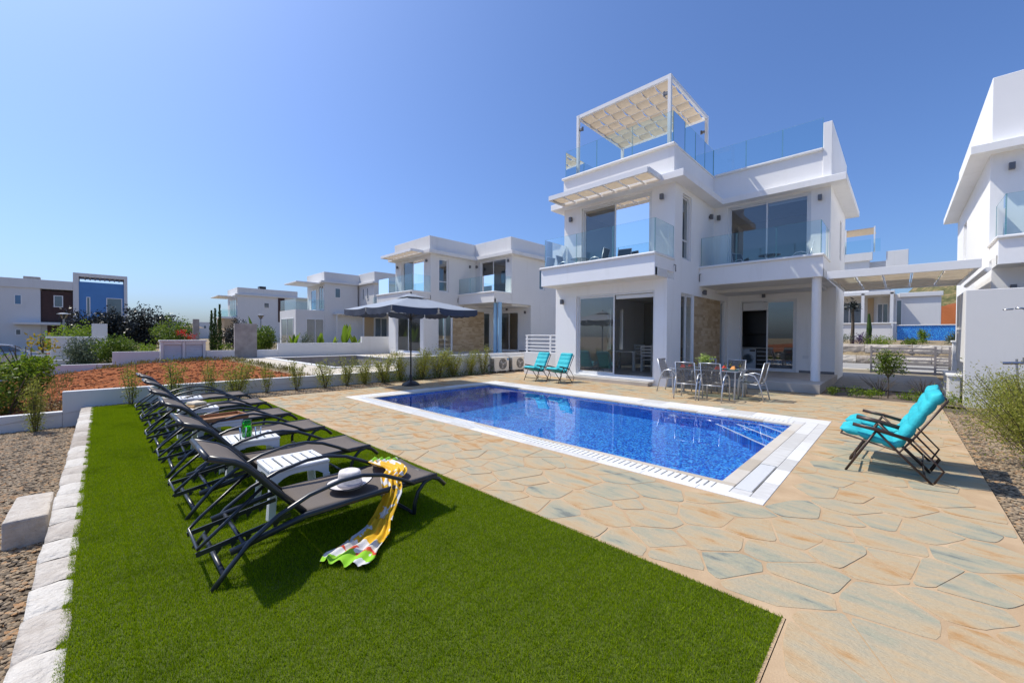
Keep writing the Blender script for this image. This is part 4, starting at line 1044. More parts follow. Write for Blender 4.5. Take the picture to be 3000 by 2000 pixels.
def h5x(H):
    for x in (8.02, 9.78):
        q = MB(); q.box(x-.1, x+.1, 40.0, 40.2, 1, 5.3); q.build('post', W, H)
    q = MB()
    for x in (6.7, 8.6):
        q.box(x-.05, x+.05, 41.9, 42.0, 9.0, 11.2)
    q.build('pergola_post', paintw, H)
    for i in range(6):
        q = MB(); sag(q, 6.2, 8.6, 41.9+i*.45, 42.3+i*.45, 11.1, .12); q.build('fabric_panel', cream, H)
    for i in range(2):
        q = MB(); q.add([(6.2+i*2.3, 41.8, 9.0), (8.4+i*.6, 41.8, 9.0), (8.4+i*.6, 41.8, 10.1), (6.2+i*2.3, 41.8, 10.1)], [(0,1,2,3)]); q.build('glass_railing', glass, H)
house('white villa on higher ground framed between the two near villas', (0, 0, 0),
      [('wall', W, [(1, 9.6, 43, 48, 1, 8.3), (9.602, 12.6, 42, 48, 1, 5.3), (1, 8.3, 42.0, 42.998, 5.5, 8.7)]), ('roof_parapet', W, [(9.35, 10.7, 42.0, 42.25, 7.2, 8.95), (1, 8.5, 41.8, 42.0, 8.3, 9.0)]),
       ('porch_roof', W, [(5, 9.95, 40, 42.99, 5.15, 5.45)]), ('balcony_parapet', W, [(10.2, 12.7, 41.85, 41.998, 5.0, 5.35)]), ('stone_cladding', stoneclad, [(8.2, 8.6, 42.9, 42.998, 1.5, 5.1)])],
      [('y', 42.99, 8.8, 9.55, 2.0, 4.6, None, 2), ('y', 42.99, 6.0, 7.9, 2.0, 4.8, None, 2), ('y', 42, 10.0, 10.4, 2.0, 4.8)], extra=[h5x])
# wooded hill beyond
q = MB()
q.grid(lambda a, b_: (2+a*60, 70+b_*70, 1.2 + (1-abs(2*b_-1)**2)*12.5*min(1, a*5)*(1-.25*math.cos(a*7)) + 1.0*noise.noise(Vector((a*9, b_*9, 1)))), 30, 20)
hillm, nt, b = nm('hill_scrub'); nf = noisef(nt, 1.1, 9, .75)
nt.links.new(ramp(nt, nf, [(.38, (.045, .05, .015)), (.5, (.11, .11, .035)), (.62, (.30, .20, .10))]), b.inputs['Base Color']); b.inputs['Roughness'].default_value = .95
o = q.build('hill', hillm, smooth=True); tag(o, 'scrub covered hillside in the gap beyond the villas', kind='structure')
q = MB(); q.grid(lambda a, b_: (12.3+a*6, 56+b_*6, 2.0+3.2*math.sin(math.pi*min(1, b_*.9))+.5*noise.noise(Vector((a*6, b_*6, 2)))), 14, 10)
o = q.build('earth_bank', clm, smooth=True); tag(o, 'orange earth bank below the hillside', kind='structure')
# ------------------------------------------------------------------ sun loungers
frm = M('anthracite_tube', (.022, .025, .032), .32, .1, 6, spec=.6)
slingm, nt, b = nm('taupe_sling'); n1 = noisef(nt, 500, 2); n2 = noisef(nt, 4, 3)
nt.links.new(mixc(nt, n2, ramp(nt, n1, [(.35, (.095, .08, .073)), (.65, (.20, .17, .15))]), (.15, .13, .115)), b.inputs['Base Color']); b.inputs['Roughness'].default_value = .9; b.inputs['Specular IOR Level'].default_value = .15
bumpn(nt, b, n1, .3, .001)
def make_lounger():
    L = empty('sun_lounger')
    O = 3.05; W_ = .325
    Y = lambda pts, x: [(x, y+O, z) for y, z in pts]
    for s in (-1, 1):
        q = MB(); q.tube(Y([(-2.22,.295), (-2.8,.295), (-3.36,.285), (-3.82,.19)], s*W_), .019, 8, 1.3); q.build('side_rail', frm, L, smooth=True)
        q = MB(); q.tube(Y([(-3.92,.0), (-3.84,.10), (-3.72,.235), (-3.55,.355), (-3.35,.44), (-3.12,.485), (-2.95,.485), (-2.78,.445), (-2.62,.37), (-2.48,.295)], s*(W_+.035)), .020, 8, .8); q.build('armrest', frm, L, smooth=True)
        q = MB(); q.tube(Y([(-2.46,.01), (-2.455,.10), (-2.42,.20), (-2.35,.27), (-2.27,.29), (-2.20,.26), (-2.13,.19)], s*(W_+.005)), .019, 8, .8); q.build('front_leg', frm, L, smooth=True)
        q = MB(); q.tube(Y([(-3.36,.30), (-3.56,.52), (-3.68,.665), (-3.73,.72), (-3.79,.76), (-3.93,.815)], s*(W_-.035)), .018, 8, 1.2); q.build('backrest_rail', frm, L, smooth=True)
        q = MB(); q.beam((s*.19, -3.42+O, .27), (s*.19, -3.98+O, .18), .012, .03)
        for k in range(5):
            y = -3.52-k*.085; z = .27-(-3.42-y)*.16-.02; q.add([(s*.19-.006, y+O-.02, z), (s*.19-.006, y+O+.02, z), (s*.19-.006, y+O-.012, z-.035), (s*.19+.006, y+O-.02, z), (s*.19+.006, y+O+.02, z), (s*.19+.006, y+O-.012, z-.035)], [(0,1,2),(3,5,4),(0,2,5,3),(1,4,5,2)])
        q.build('ratchet_bar', frm, L)
    q = MB(); q.tube([(-.2,-3.60+O,.53), (-.2,-3.9+O,.28), (-.19,-3.97+O,.215), (.19,-3.97+O,.215), (.2,-3.9+O,.28), (.2,-3.60+O,.53)], .012, 8); q.build('support_frame', frm, L, smooth=True)
    for y, z, r_, w2 in ((-3.86, .075, .017, .355), (-2.46, .015, .015, .33), (-3.36, .275, .012, .325), (-3.74, .21, .014, .325), (-2.25, .285, .012, .32)):
        q = MB(); q.tube([(-w2, y+O, z), (w2, y+O, z)], r_, 8); q.build('crossbar', frm, L, smooth=True)
    q = MB(); q.grid(lambda a, b_: (-.315+.63*a, -2.22+O-1.13*b_, .312-.018*math.sin(math.pi*a)-.006*math.sin(math.pi*b_)), 10, 14); o = q.build('seat', slingm, L, smooth=True); sd = o.modifiers.new('s', 'SOLIDIFY'); sd.thickness = .006
    bp = [(-3.36,.312), (-3.47,.43), (-3.57,.545), (-3.68,.68), (-3.73,.735), (-3.79,.775), (-3.93,.83)]
    def bf_(a, b_):
        t = b_*(len(bp)-1); i = min(int(t), len(bp)-2); k = t-i
        y = bp[i][0]*(1-k)+bp[i+1][0]*k; z = bp[i][1]*(1-k)+bp[i+1][1]*k
        return (-.305+.61*a, y+O, z-.015*math.sin(math.pi*a))
    q = MB(); q.grid(bf_, 10, 12); o = q.build('backrest', slingm, L, smooth=True); sd = o.modifiers.new('s', 'SOLIDIFY'); sd.thickness = .008
    q = MB(); q.tube([(-.3, -3.935+O, .82), (.3, -3.935+O, .82)], .018, 8); q.build('head_bar', frm, L, smooth=True)
    return L
LG = 'anthracite sun loungers in a row on the lawn'
lx = [6.87, 5.52, 4.13, 2.76, 1.26, -.15]
ll = ['nearest sun lounger, with the hat and the yellow scarf on its seat', 'second nearest sun lounger, empty, between the plain white table and the table with the jug', 'third sun lounger from the camera, behind the table with the green jug',
      'fourth sun lounger from the camera, between the tray table and the towel table', 'fifth sun lounger from the camera, second from the boundary wall', 'farthest sun lounger, closest to the boundary wall']
l0 = make_lounger(); tag(l0, ll[0], 'sun lounger', LG); l0.location = (lx[0], -3.05, 0)
for x, t_ in zip(lx[1:], ll[1:]): dup(l0, (x, -3.05+rnd.uniform(-.03, .03), 0), rnd.uniform(-.03, .03), t_, LG)

# white plastic side tables
plm = M('white_plastic', (.80, .80, .80), .35, .02, 4)
def make_table():
    T = empty('side_table')
    q = MB()
    q.wall('x', -.001, .001, 0, 1, 0, 1) if False else None
    # slatted top: five slats with gaps inside a rim
    for i in range(5): q.box(-.20, .20, -.205+i*.083, -.205+i*.083+.063, .405, .43)
    o = q.build('table_top', plm, T, bevel=.006)
    q = MB(); q.box(-.26, -.20, -.25, .25, .395, .428); q.box(.20, .26, -.25, .25, .395, .428); q.box(-.20, .20, -.25, -.212, .395, .427); q.box(-.20, .20, .212, .25, .395, .427); q.box(-.20, .20, -.2, .2, .385, .395) if False else None
    q.build('rim', plm, T, bevel=.008)
    q = MB()
    for s in (-1, 1):
        for ax in (0, 1):
            pts = []
            n = 10; a0 = .24
            up = [(-a0 + 2*a0*i/n, .395) for i in range(n+1)]
            lo = [(-a0 + 2*a0*i/n, .36 - .11*abs(2*i/n-1)**3.0) for i in range(n+1)]
            vs = [((u_, s*.245, z) if ax == 0 else (s*.25, u_, z)) for u_, z in up+lo]
            q.add(vs, [(i, i+1, n+2+i, n+1+i) for i in range(n)])
    o = q.build('apron', plm, T); sd = o.modifiers.new('s', 'SOLIDIFY'); sd.thickness = .012
    for sx in (-1, 1):
        for sy in (-1, 1):
            q = MB(); q.add([(sx*(.255+k), sy*(.25+k), z) for z, k in ((.30, 0), (.0, .02))] + [(sx*(.195+k), sy*(.25+k), z) for z, k in ((.30, 0), (.0, .03))] + [(sx*(.255+k), sy*(.19+k), z) for z, k in ((.30, 0), (.0, .03))], [(0,1,3,2),(0,4,5,1)])
            o = q.build('leg', plm, T); sd = o.modifiers.new('s', 'SOLIDIFY'); sd.thickness = .012; sd.offset = -1
    return T
TG = 'white plastic side tables between the loungers'
tl = ['empty white plastic side table beside the nearest sun lounger', 'white plastic side table carrying the green jug', 'white plastic side table under the wooden tray', 'white plastic side table carrying the folded towels', 'farthest white plastic side table, nearest the boundary wall']
tx = [(6.2, -3.14), (4.93, -3.2), (3.55, -3.28), (2.18, -3.32), (.80, -3.33)]
t0 = make_table(); tag(t0, tl[0], 'side table', TG); t0.location = (*tx[0], 0); t0.scale = (.86, 1, 1)
for p_, t_ in zip(tx[1:], tl[1:]): dup(t0, (*p_, 0), rnd.uniform(-.05, .05), t_, TG)

# hat
hatm = M('straw_white', (.66, .62, .60), .8, .12, 40, .5, 200); navy = M('navy_trim', (.012, .014, .03), .6, .1, 10)
ht = empty('sun_hat', (6.97, -2.94, .322), .3, 'pale straw sun hat with a navy edged brim lying on the nearest lounger', 'hat')
q = MB(); q.grid(lambda a, b_: ((.085+.085*b_)*math.cos(a*6.2832)*1.1, (.085+.085*b_)*math.sin(a*6.2832), .012+.03*b_**2*(1+.6*math.sin(a*6.28+1))+.008*math.sin(a*12.6)), 36, 5); o = q.build('brim', hatm, ht, smooth=True, merge=True); sd = o.modifiers.new('s', 'SOLIDIFY'); sd.thickness = .003
q = MB(); q.tube([(.172*1.1*math.cos(t), .172*math.sin(t), .012+.031*(1+.6*math.sin(t+1))+.008*math.sin(2*t)) for t in [i*math.pi/18 for i in range(37)]], .005, 6, cap=False); q.build('brim_edge', navy, ht)
q = MB(); q.lathe([(.094, .012), (.092, .03), (.088, .08), (.086, .115), (.078, .135), (.06, .142), (.04, .136), (.02, .130), (.001, .129)], 0, 0, 28); o = q.build('crown', hatm, ht, smooth=True); o.scale = (1.12, 1, 1)
q = MB(); q.lathe([(.0965, .02), (.0955, .045)], 0, 0, 28); o = q.build('hat_band', M('grey_band', (.35, .34, .38), .7, .05, 20), ht, smooth=True); o.scale = (1.12, 1, 1)
# scarf
scm, nt, b = nm('patterned_scarf')
at = N(nt, 'ShaderNodeAttribute'); at.attribute_name = 'tint'
base = ramp(nt, at.outputs['Fac'], [(0, (.28, .62, .02)), (.07, (.28, .62, .02)), (.075, (.62, .60, .55)), (.12, (.62, .60, .55)), (.13, (.82, .48, .01)), (.80, (.82, .48, .01)), (.81, (.70, .68, .62)), (.865, (.70, .66, .60)), (.87, (.65, .06, .02)), (.89, (.65, .06, .02)), (.895, (.28, .62, .02)), (1, (.28, .62, .02))])
nz = noisef(nt, 9, 2, .5, stretch=((1, 1, 1), (0, 0, 0)))
gt_ = N(nt, 'ShaderNodeMath', operation='GREATER_THAN'); nt.links.new(nz, gt_.inputs[0]); gt_.inputs[1].default_value = .55
nt.links.new(mixc(nt, gt_.outputs[0], base, (.78, .77, .76)), b.inputs['Base Color']); b.inputs['Roughness'].default_value = .7
tr_ = N(nt, 'ShaderNodeBsdfTranslucent'); tr_.inputs[0].default_value = (.7, .45, .05, 1); mx2 = N(nt, 'ShaderNodeMixShader'); mx2.inputs[0].default_value = .2
nt.links.new(b.outputs[0], mx2.inputs[1]); nt.links.new(tr_.outputs[0], mx2.inputs[2]); nt.links.new(mx2.outputs[0], nt.nodes['Material Output'].inputs[0])
def catmull(P, t):
    n = len(P)-1; x = t*n; i = min(int(x), n-1); k = x-i
    p0, p1, p2, p3 = P[max(i-1, 0)], P[i], P[i+1], P[min(i+2, n)]
    return tuple(.5*(2*b_+(c-a)*k+(2*a-5*b_+4*c-d)*k*k+(3*b_-a-3*c+d)*k**3) for a, b_, c, d in zip(p0, p1, p2, p3))
sp = [(6.52, -2.36, .33, .17), (6.62, -2.46, .345, .15), (6.72, -2.53, .375, .14), (6.86, -2.50, .37, .13), (7.0, -2.52, .36, .12), (7.12, -2.64, .345, .11), (7.215, -2.69, .28, .10), (7.25, -2.76, .17, .10), (7.29, -2.84, .07, .13), (7.36, -2.94, .035, .17), (7.43, -3.04, .03, .20), (7.50, -3.16, .03, .24), (7.56, -3.25, .03, .22)]
q = MB(); NS, NU = 120, 26
for j in range(NS+1):
    t = j/NS; c = catmull(sp, t); c2 = catmull(sp, min(1, t+.01)); c1 = catmull(sp, max(0, t-.01))
    d = Vector((c2[0]-c1[0], c2[1]-c1[1], 0)).normalized(); sd_ = Vector((-d.y, d.x, 0))
    for i in range(NU+1):
        a = i/NU*2-1; fold = math.sin(a*12+t*3+2.2*noise.noise(Vector((t*4, a, 0))))
        ph = .014+.006*noise.noise(Vector((t*7, a*3, 5)))
        wv_ = c[3]*(.78+.1*noise.noise(Vector((t*9, i > NU/2, 2))))
        p_ = Vector(c[:3]) + sd_*(a*wv_) + d*(.03*noise.noise(Vector((a*3, t*3, 9))) + (.035*noise.noise(Vector((a*7, 1, j > 60))) if j in (0, NS) else 0))
        up = ph*fold + .010*noise.noise(Vector((a*4, t*20, 1)))
        if .5 < t < .64: p_ += Vector((up, 0, 0)); 
        else: p_.z += up+.008
        q.v.append(tuple(p_)); q.t.append(min(1, max(0, t+.02*noise.noise(Vector((a*5, t*30, 7))))))
for j in range(NS):
    for i in range(NU): k = j*(NU+1)+i; q.f.append((k, k+1, k+NU+2, k+NU+1))
o = q.build('scarf', scm, smooth=True); sd = o.modifiers.new('s', 'SOLIDIFY'); sd.thickness = .0015
tag(o, 'yellow and white scarf with lime green ends trailing off the nearest lounger', 'scarf')
# jug, glasses, tray, towels
gg = glassm('green_glass', (.12, .85, .18), 1, 1.5); cg = glassm('clear_glass', (.90, .95, .95), 1, 1.5)
jg = empty('jug', (4.93, -3.24, .43), 0, 'green glass jug on the second side table', 'jug')
q = MB(); q.lathe([(.045, 0), (.052, .02), (.055, .08), (.048, .15), (.050, .19)], 0, 0, 20); q.build('body', gg, jg, smooth=True)
q = MB(); q.tube([(-.05, 0, .17), (-.095, 0, .15), (-.095, 0, .08), (-.055, 0, .05)], .007, 6); q.build('handle', gg, jg, smooth=True)
liq = M('green_liquid', (.04, .55, .05), .1, .1, 8); q = MB(); q.lathe([(.040, .006), (.047, .02), (.049, .08), (.044, .12)], 0, 0, 16); q.build('liquid', liq, jg)
def tumbler(x, y, z, label, g_=cg, r_=.035, h=.11, name='drinking_glass'):
    q = MB(); q.lathe([(r_*.8, 0), (r_, h)], 0, 0, 18); q.f.pop(); o = q.build(name, g_, smooth=True); o.location = (x, y, z); tag(o, label, 'glass'); return o
tumbler(5.02, -3.15, .43, 'clear tumbler right beside the green jug')
tumbler(5.04, -3.30, .43, 'clear tumbler in front of the green jug', r_=.038, h=.13)
wood = M('acacia_wood', (.36, .17, .07), .45, .25, 12, .2, 80)
tr = empty('wooden_tray', (3.57, -3.28, .43), .12, 'long wooden serving tray on the third side table', 'tray')
q = MB(); q.box(-.20, .20, -.30, .30, .0, .014); q.build('base', wood, tr, bevel=.004)
for a in ((-.20, -.185, -.30, .30), (.185, .20, -.30, .30), (-.185, .185, -.30, -.285), (-.185, .185, .285, .30)):
    q = MB(); q.box(*a, .014, .055); q.build('side', wood, tr, bevel=.003)
tw = clothm('cream_towel', (.70, .62, .48), .1, .95, .1, .8, 150); tw2 = clothm('tan_towel', (.55, .36, .17), .1, .95, .1, .8, 150)
for k, (mt_, z, sx, lab) in enumerate(((tw2, .43, .13, 'folded tan towel on the fourth side table, under the cream one'), (tw, .475, .11, 'folded cream towel on top of the tan one on the fourth side table'))):
    q = MB(); q.box(-sx, sx, -.10+k*.01, .10-k*.01, 0, .044); o = q.build('folded_towel', mt_, bevel=.016); o.location = (2.2, -3.34, z); o.rotation_euler = (0, 0, .3+k*.1); tag(o, lab, 'towel')

# ------------------------------------------------------------------ parasol
pb_ = empty('garden_parasol', (-.97, 2.52, 0), 0, 'large square grey garden parasol on a round black base at the far pool corner', 'parasol')
q = MB(); q.lathe([(.28, 0), (.28, .03), (.25, .07), (.15, .12), (.06, .15), (.045, .17), (.045, .32), (.03, .33)], 0, 0, 32); q.build('base', blackm, pb_, smooth=False, bevel=.004)
q = MB(); q.tube([(0,0,.1), (0,0,2.98)], .024, 12); q.build('pole', blackm, pb_, smooth=True)
canm = clothm('slate_canopy', (.36, .39, .43), .10, .45, .05, .15, 300); vm = clothm('slate_valance', (.075, .09, .125), .12, .7, .05)
HS = 1.5; ZE, ZA = 2.42, 2.87
def cz(x, y):
    m_ = max(abs(x), abs(y))/HS; a = math.atan2(y, x); k = abs(math.sin(4*a))
    return ZA-(ZA-ZE)*m_**.93 - .035*k*m_*(1-m_*.5) - .02*(m_ > .99)*k
q = MB(); q.grid(lambda a, b_: (lambda x, y: (x, y, cz(x, y)))((a*2-1)*HS, (b_*2-1)*HS), 44, 44); o = q.build('canopy', canm, pb_, smooth=True)
q = MB(); q.grid(lambda a, b_: (lambda x, y: (x, y, cz(x*1.0, y)+.075-.1*max(abs(x), abs(y))*.6))((a*2-1)*.34, (b_*2-1)*.34), 12, 12); q.build('vent_cap', canm, pb_, smooth=True)
q = MB()
for k in range(4):
    c, s = [(1, 0), (0, 1), (-1, 0), (0, -1)][k]
    for h in (0, 1):
        u0, u1 = (-HS, -.03) if h == 0 else (.03, HS)
        def vf(a, b_):
            u_ = u0+(u1-u0)*a; off = HS+.01+.012*math.sin(u_*9)*b_
            x, y = (off*c - u_*s, off*s + u_*c)
            return (x, y, cz(max(-HS, min(HS, x)), max(-HS, min(HS, y)))-.19*b_*(1-.25*(a in (0, 1))) + (.012*math.sin(u_*20))*b_)
        q.grid(vf, 16, 4)
q.build('valance', vm, pb_, smooth=True)
for k in range(8):
    a = k*math.pi/4; L_ = HS*(1 if k % 2 == 0 else 1.414)
    q = MB(); q.tube([(0,0,ZA-.03), (L_*.98*math.cos(a), L_*.98*math.sin(a), ZE-.03)], .009, 6); q.tube([(0,0,2.15), (L_*.5*math.cos(a), L_*.5*math.sin(a), (ZA+ZE)/2-.035)], .008, 6); q.build('rib', blackm, pb_)
q = MB(); q.lathe([(.05, 2.1), (.05, 2.2)], 0, 0, 12); q.lathe([(.02, ZA+.05), (.03, ZA+.1), (.005, ZA+.14)], 0, 0, 12); q.build('hub', blackm, pb_)

# ------------------------------------------------------------------ turquoise recliners
brz = M('brown_metal', (.055, .032, .024), .38, .1, 8, metal=.3)
teal, nt, b = nm('turquoise_cushion')
nf = noisef(nt, 6, 4); nt.links.new(ramp(nt, nf, [(.3, (.012, .36, .42)), (.7, (.03, .50, .55))]), b.inputs['Base Color']); b.inputs['Roughness'].default_value = .75
bumpn(nt, b, noisef(nt, 18, 5, .6), .5, .02)
def make_recliner():
    Rr = empty('recliner_chair')
    path = [(-.44,.45), (-.28,.425), (-.10,.37), (.05,.335), (.12,.38), (.19,.50), (.26,.635), (.33,.77), (.39,.88), (.45,.985)]
    q = MB(); NSg = 72; NR = 24
    for j in range(NSg+1):
        t = j/NSg; c = catmull(path, t); c2 = catmull(path, min(1, t+.01)); c1 = catmull(path, max(0, t-.01))
        d = Vector((0, c2[0]-c1[0], c2[1]-c1[1])).normalized(); n_ = Vector((0, -d.z, d.y))
        seg = abs(math.sin(t*math.pi*8))**.6; end = min(1, t*14+.15, (1-t)*14+.15)
        th = (.038+.020*seg+.014*max(0, min(1, (t-.80)*8)))*end
        for i in range(NR):
            a = 2*math.pi*i/NR; ca, sa = math.cos(a), math.sin(a)
            X = .268*math.copysign(abs(ca)**.38, ca); puff = 1-.28*math.exp(-((abs(X)-.085)/.022)**2)*(1-seg*.6)
            Yn = th*math.copysign(abs(sa)**.7, sa)*puff
            p_ = Vector((X*(.94+.06*end), c[0], c[1])) + n_*(Yn+.04); q.v.append(tuple(p_)); q.t.append(.5)
    for j in range(NSg):
        for i in range(NR): k = j*NR+i; k2 = j*NR+(i+1) % NR; q.f.append((k, k2, k2+NR, k+NR))
    q.f.append(tuple(range(NR))); q.f.append(tuple(NSg*NR+i for i in range(NR)))
    q.build('cushion', teal, Rr, smooth=True)
    for s in (-1, 1):
        x = s*.285
        q = MB(); q.tube([(x, -.37, 0), (x, -.10, .52)], .013, 8); q.build('front_leg', brz, Rr, smooth=True)
        q = MB(); q.tube([(x*.97, -.10, .52), (x*.97, .10, .29), (x*.97, .36, .0)], .013, 8); q.build('rear_leg', brz, Rr, smooth=True)
        q = MB(); q.tube([(x*1.03, .20, .465), (x*1.03, .44, .17), (x*1.03, .37, .02)], .010, 8); q.build('back_strut', brz, Rr, smooth=True)
        q = MB(); q.tube([(x*1.04, -.31, .57), (x*1.04, -.1, .535), (x*1.04, .20, .46)], .015, 8, 1.4); q.build('armrest', brz, Rr, smooth=True)
        q = MB(); q.tube([(x*.94, -.42, .44), (x*.94, .10, .31), (x*.94, .20, .465), (x*.94, .46, .93)], .011, 8); q.build('side_tube', brz, Rr, smooth=True)
    for y, z in ((-.37+.06, .11), (.30, .07), (.46, .93), (-.42, .44)): MB().tube([(-.27, y, z), (.27, y, z)], .010, 8).build('crossbar', brz, Rr, smooth=True)
    return Rr
RG = 'turquoise padded recliner chairs'
r0 = make_recliner(); tag(r0, 'turquoise padded recliner on the right, the one nearer the camera', 'recliner', RG); r0.location = (10.2, 2.19, 0); r0.rotation_euler = (0, 0, R(-90))
dup(r0, (10.21, 2.86, 0), R(-93), 'turquoise padded recliner on the right, behind the nearer one', RG)
dup(r0, (.84, 6.62, 0), R(-3), 'turquoise padded recliner by the villa, left one of the pair', RG)
dup(r0, (1.80, 6.70, 0), R(-5), 'turquoise padded recliner by the villa, right one next to the glass door', RG)

# ------------------------------------------------------------------ dining set
silver = M('silver_tube', (.50, .52, .56), .35, .05, 8, metal=.6)
mesh_ = clothm('dark_mesh', (.13, .12, .11), .12, .8, .1, .5, 500)
_n = mesh_.node_tree; _o = _n.nodes['Material Output']; _s = _o.inputs[0].links[0].from_socket
_t = N(_n, 'ShaderNodeBsdfTransparent'); _m = N(_n, 'ShaderNodeMixShader'); _m.inputs[0].default_value = .28
_n.links.new(_s, _m.inputs[1]); _n.links.new(_t.outputs[0], _m.inputs[2]); _n.links.new(_m.outputs[0], _o.inputs[0])
def make_chair(met, fab):
    c = empty('garden_chair')
    for s in (-1, 1):
        x = s*.27
        q = MB(); q.tube([(x, -.24, 0), (x, -.25, .30), (x, -.23, .54), (x, -.14, .635), (x, .0, .655), (x, .12, .62), (x, .20, .50), (x, .27, .28), (x, .33, 0)], .017, 8); q.build('side_frame', met, c, smooth=True)
        q = MB(); q.tube([(s*.235, -.24, .43), (s*.235, .16, .40), (s*.235, .22, .46), (s*.235, .33, .95)], .014, 8); q.build('seat_tube', met, c, smooth=True)
    for w2, y, z in ((.235, .33, .95), (.27, -.235, .42), (.27, .235, .39)): MB().tube([(-w2, y, z), (w2, y, z)], .012, 8).build('crossbar', met, c, smooth=True)
    q = MB(); q.grid(lambda a, b_: (-.23+.46*a, -.24+.40*b_, .44-.03*b_-.015*math.sin(math.pi*a)), 6, 5); o = q.build('seat', fab, c, smooth=True)
    q = MB(); q.grid(lambda a, b_: (-.23+.46*a, .17+.16*b_+.01*math.sin(math.pi*a), .42+.53*b_), 6, 6); o = q.build('backrest', fab, c, smooth=True)
    return c
CG = 'silver and black mesh dining chairs round the patio table'
c0 = make_chair(silver, mesh_); tag(c0, 'mesh dining chair with its back to the pool, left of the two near ones', 'chair', CG); c0.location = (6.32, 6.36, 0); c0.rotation_euler = (0, 0, R(182))
dup(c0, (6.93, 6.44, 0), R(178), 'mesh dining chair with its back to the pool, right of the two near ones', CG)
dup(c0, (7.56, 7.33, 0), R(-92), 'mesh dining chair at the right end of the patio table, seen side on', CG)
dup(c0, (5.50, 7.28, 0), R(88), 'mesh dining chair at the left end of the patio table near the pillar', CG)
dup(c0, (6.15, 8.0, 0), R(2), 'mesh dining chair on the house side of the table, behind the plant', CG)
dup(c0, (6.92, 7.98, 0), R(-3), 'mesh dining chair on the house side of the table, right of the plant', CG)
dt = empty('dining_table', (6.5, 7.2, 0), 0, 'glass topped silver patio dining table laid for a meal', 'table')
q = MB(); q.box(-.85, .85, -.45, .45, .725, .735); q.build('table_top', glassm('table_glass', (.55, .62, .62), 1, 1.6), dt)
q = MB(); q.beam((-.86, -.46, .725), (.86, -.46, .725), .03, .03); q.beam((-.86, .46, .725), (.86, .46, .725), .03, .03); q.beam((-.86, -.46, .725), (-.86, .46, .725), .03, .03); q.beam((.86, -.46, .725), (.86, .46, .725), .03, .03); q.build('rim', silver, dt)
for sx in (-1, 1):
    for sy in (-1, 1):
        q = MB(); q.tube([(sx*.80, sy*.40, .71), (sx*.78, sy*.37, 0)], .02, 8); q.build('leg', silver, dt)
platem = M('turquoise_plate', (.25, .55, .60), .2, .05, 8, coat=.5); red = clothm('red_napkin', (.62, .06, .04), .15, .8); org = clothm('orange_napkin', (.75, .32, .10), .15, .8)
wine = glassm('wine_glass', (.93, .93, .85), 1, 1.5); yel = M('white_wine', (.65, .50, .06), .1, .1, 5)
for i, (x, y, who) in enumerate(((5.95, 6.92, 'near left'), (6.85, 6.92, 'near right'), (5.95, 7.48, 'far left'), (6.85, 7.48, 'far right'), (7.15, 7.2, 'right end'))):
    q = MB(); q.lathe([(.09, 0), (.12, .012), (.13, .018)], 0, 0, 24); o = q.build('plate', platem); o.location = (x, y, .737); tag(o, 'turquoise plate at the %s place of the patio table' % who, 'plate')
    q = MB(); q.add([(-.07,-.05,0), (.07,-.05,0), (.07,.05,0), (-.07,.05,0), (-.03,0,.09), (.04,0,.08)], [(0,1,5,4),(2,3,4,5),(0,4,3),(1,2,5)]); o = q.build('napkin', red if i != 4 else org, bevel=.004); o.location = (x, y, .756); o.rotation_euler = (0, 0, i*.7); tag(o, '%s folded napkin on the %s plate' % ('orange' if i == 4 else 'red', who), 'napkin')
    q = MB(); q.lathe([(.035, 0), (.034, .003), (.005, .006), (.004, .09), (.025, .11), (.036, .15), (.030, .20)], 0, 0, 18); q.f.pop(); o = q.build('wine_glass', wine, smooth=True); o.location = (x+.17, y+(.06 if y < 7.2 else -.06), .737); tag(o, 'stemmed wine glass at the %s place of the patio table' % who, 'glass')
    q = MB(); q.lathe([(.006, .098), (.022, .11), (.031, .135)], 0, 0, 14); q.build('wine', yel, o)

# balcony furniture
bt_m = M('balcony_glass_table', (.16, .20, .22), .1, .1, 5, coat=.5)
def rtable(x, y, z, label):
    t = empty('balcony_table', (x, y, z), 0, label, 'table')
    q = MB(); q.lathe([(.33, .70), (.34, .71), (.33, .72)], 0, 0, 28); q.build('table_top', bt_m, t)
    for k in range(3):
        a = k*2.094; q = MB(); q.tube([(.28*math.cos(a), .28*math.sin(a), 0), (.05*math.cos(a), .05*math.sin(a), .4), (.2*math.cos(a), .2*math.sin(a), .70)], .012, 6); q.build('leg', silver, t)
    q = MB(); q.lathe([(.05, .72), (.07, .75), (.06, .76)], 0, 0, 14); q.build('ashtray', plm, t)
rtable(1.75, 7.95, 3.73, 'small round table on the left balcony of the main villa'); rtable(7.0, 11.75, 3.73, 'small round table on the right balcony of the main villa')
bc = make_chair(silver, clothm('slate_mesh', (.06, .08, .10), .1, .8)); BG = 'mesh chairs on the villa balconies'
tag(bc, 'balcony chair at the far left of the left balcony', 'chair', BG); bc.location = (1.15, 7.95, 3.73); bc.rotation_euler = (0, 0, R(95))
dup(bc, (2.55, 7.95, 3.73), R(-85), 'balcony chair right of the table on the left balcony', BG)
dup(bc, (3.35, 8.15, 3.73), R(10), 'balcony chair standing apart before the glass on the left balcony', BG)
dup(bc, (6.2, 11.8, 3.73), R(60), 'balcony chair left of the table on the right balcony', BG)
dup(bc, (7.9, 11.7, 3.73), R(-80), 'balcony chair right of the table on the right balcony', BG)
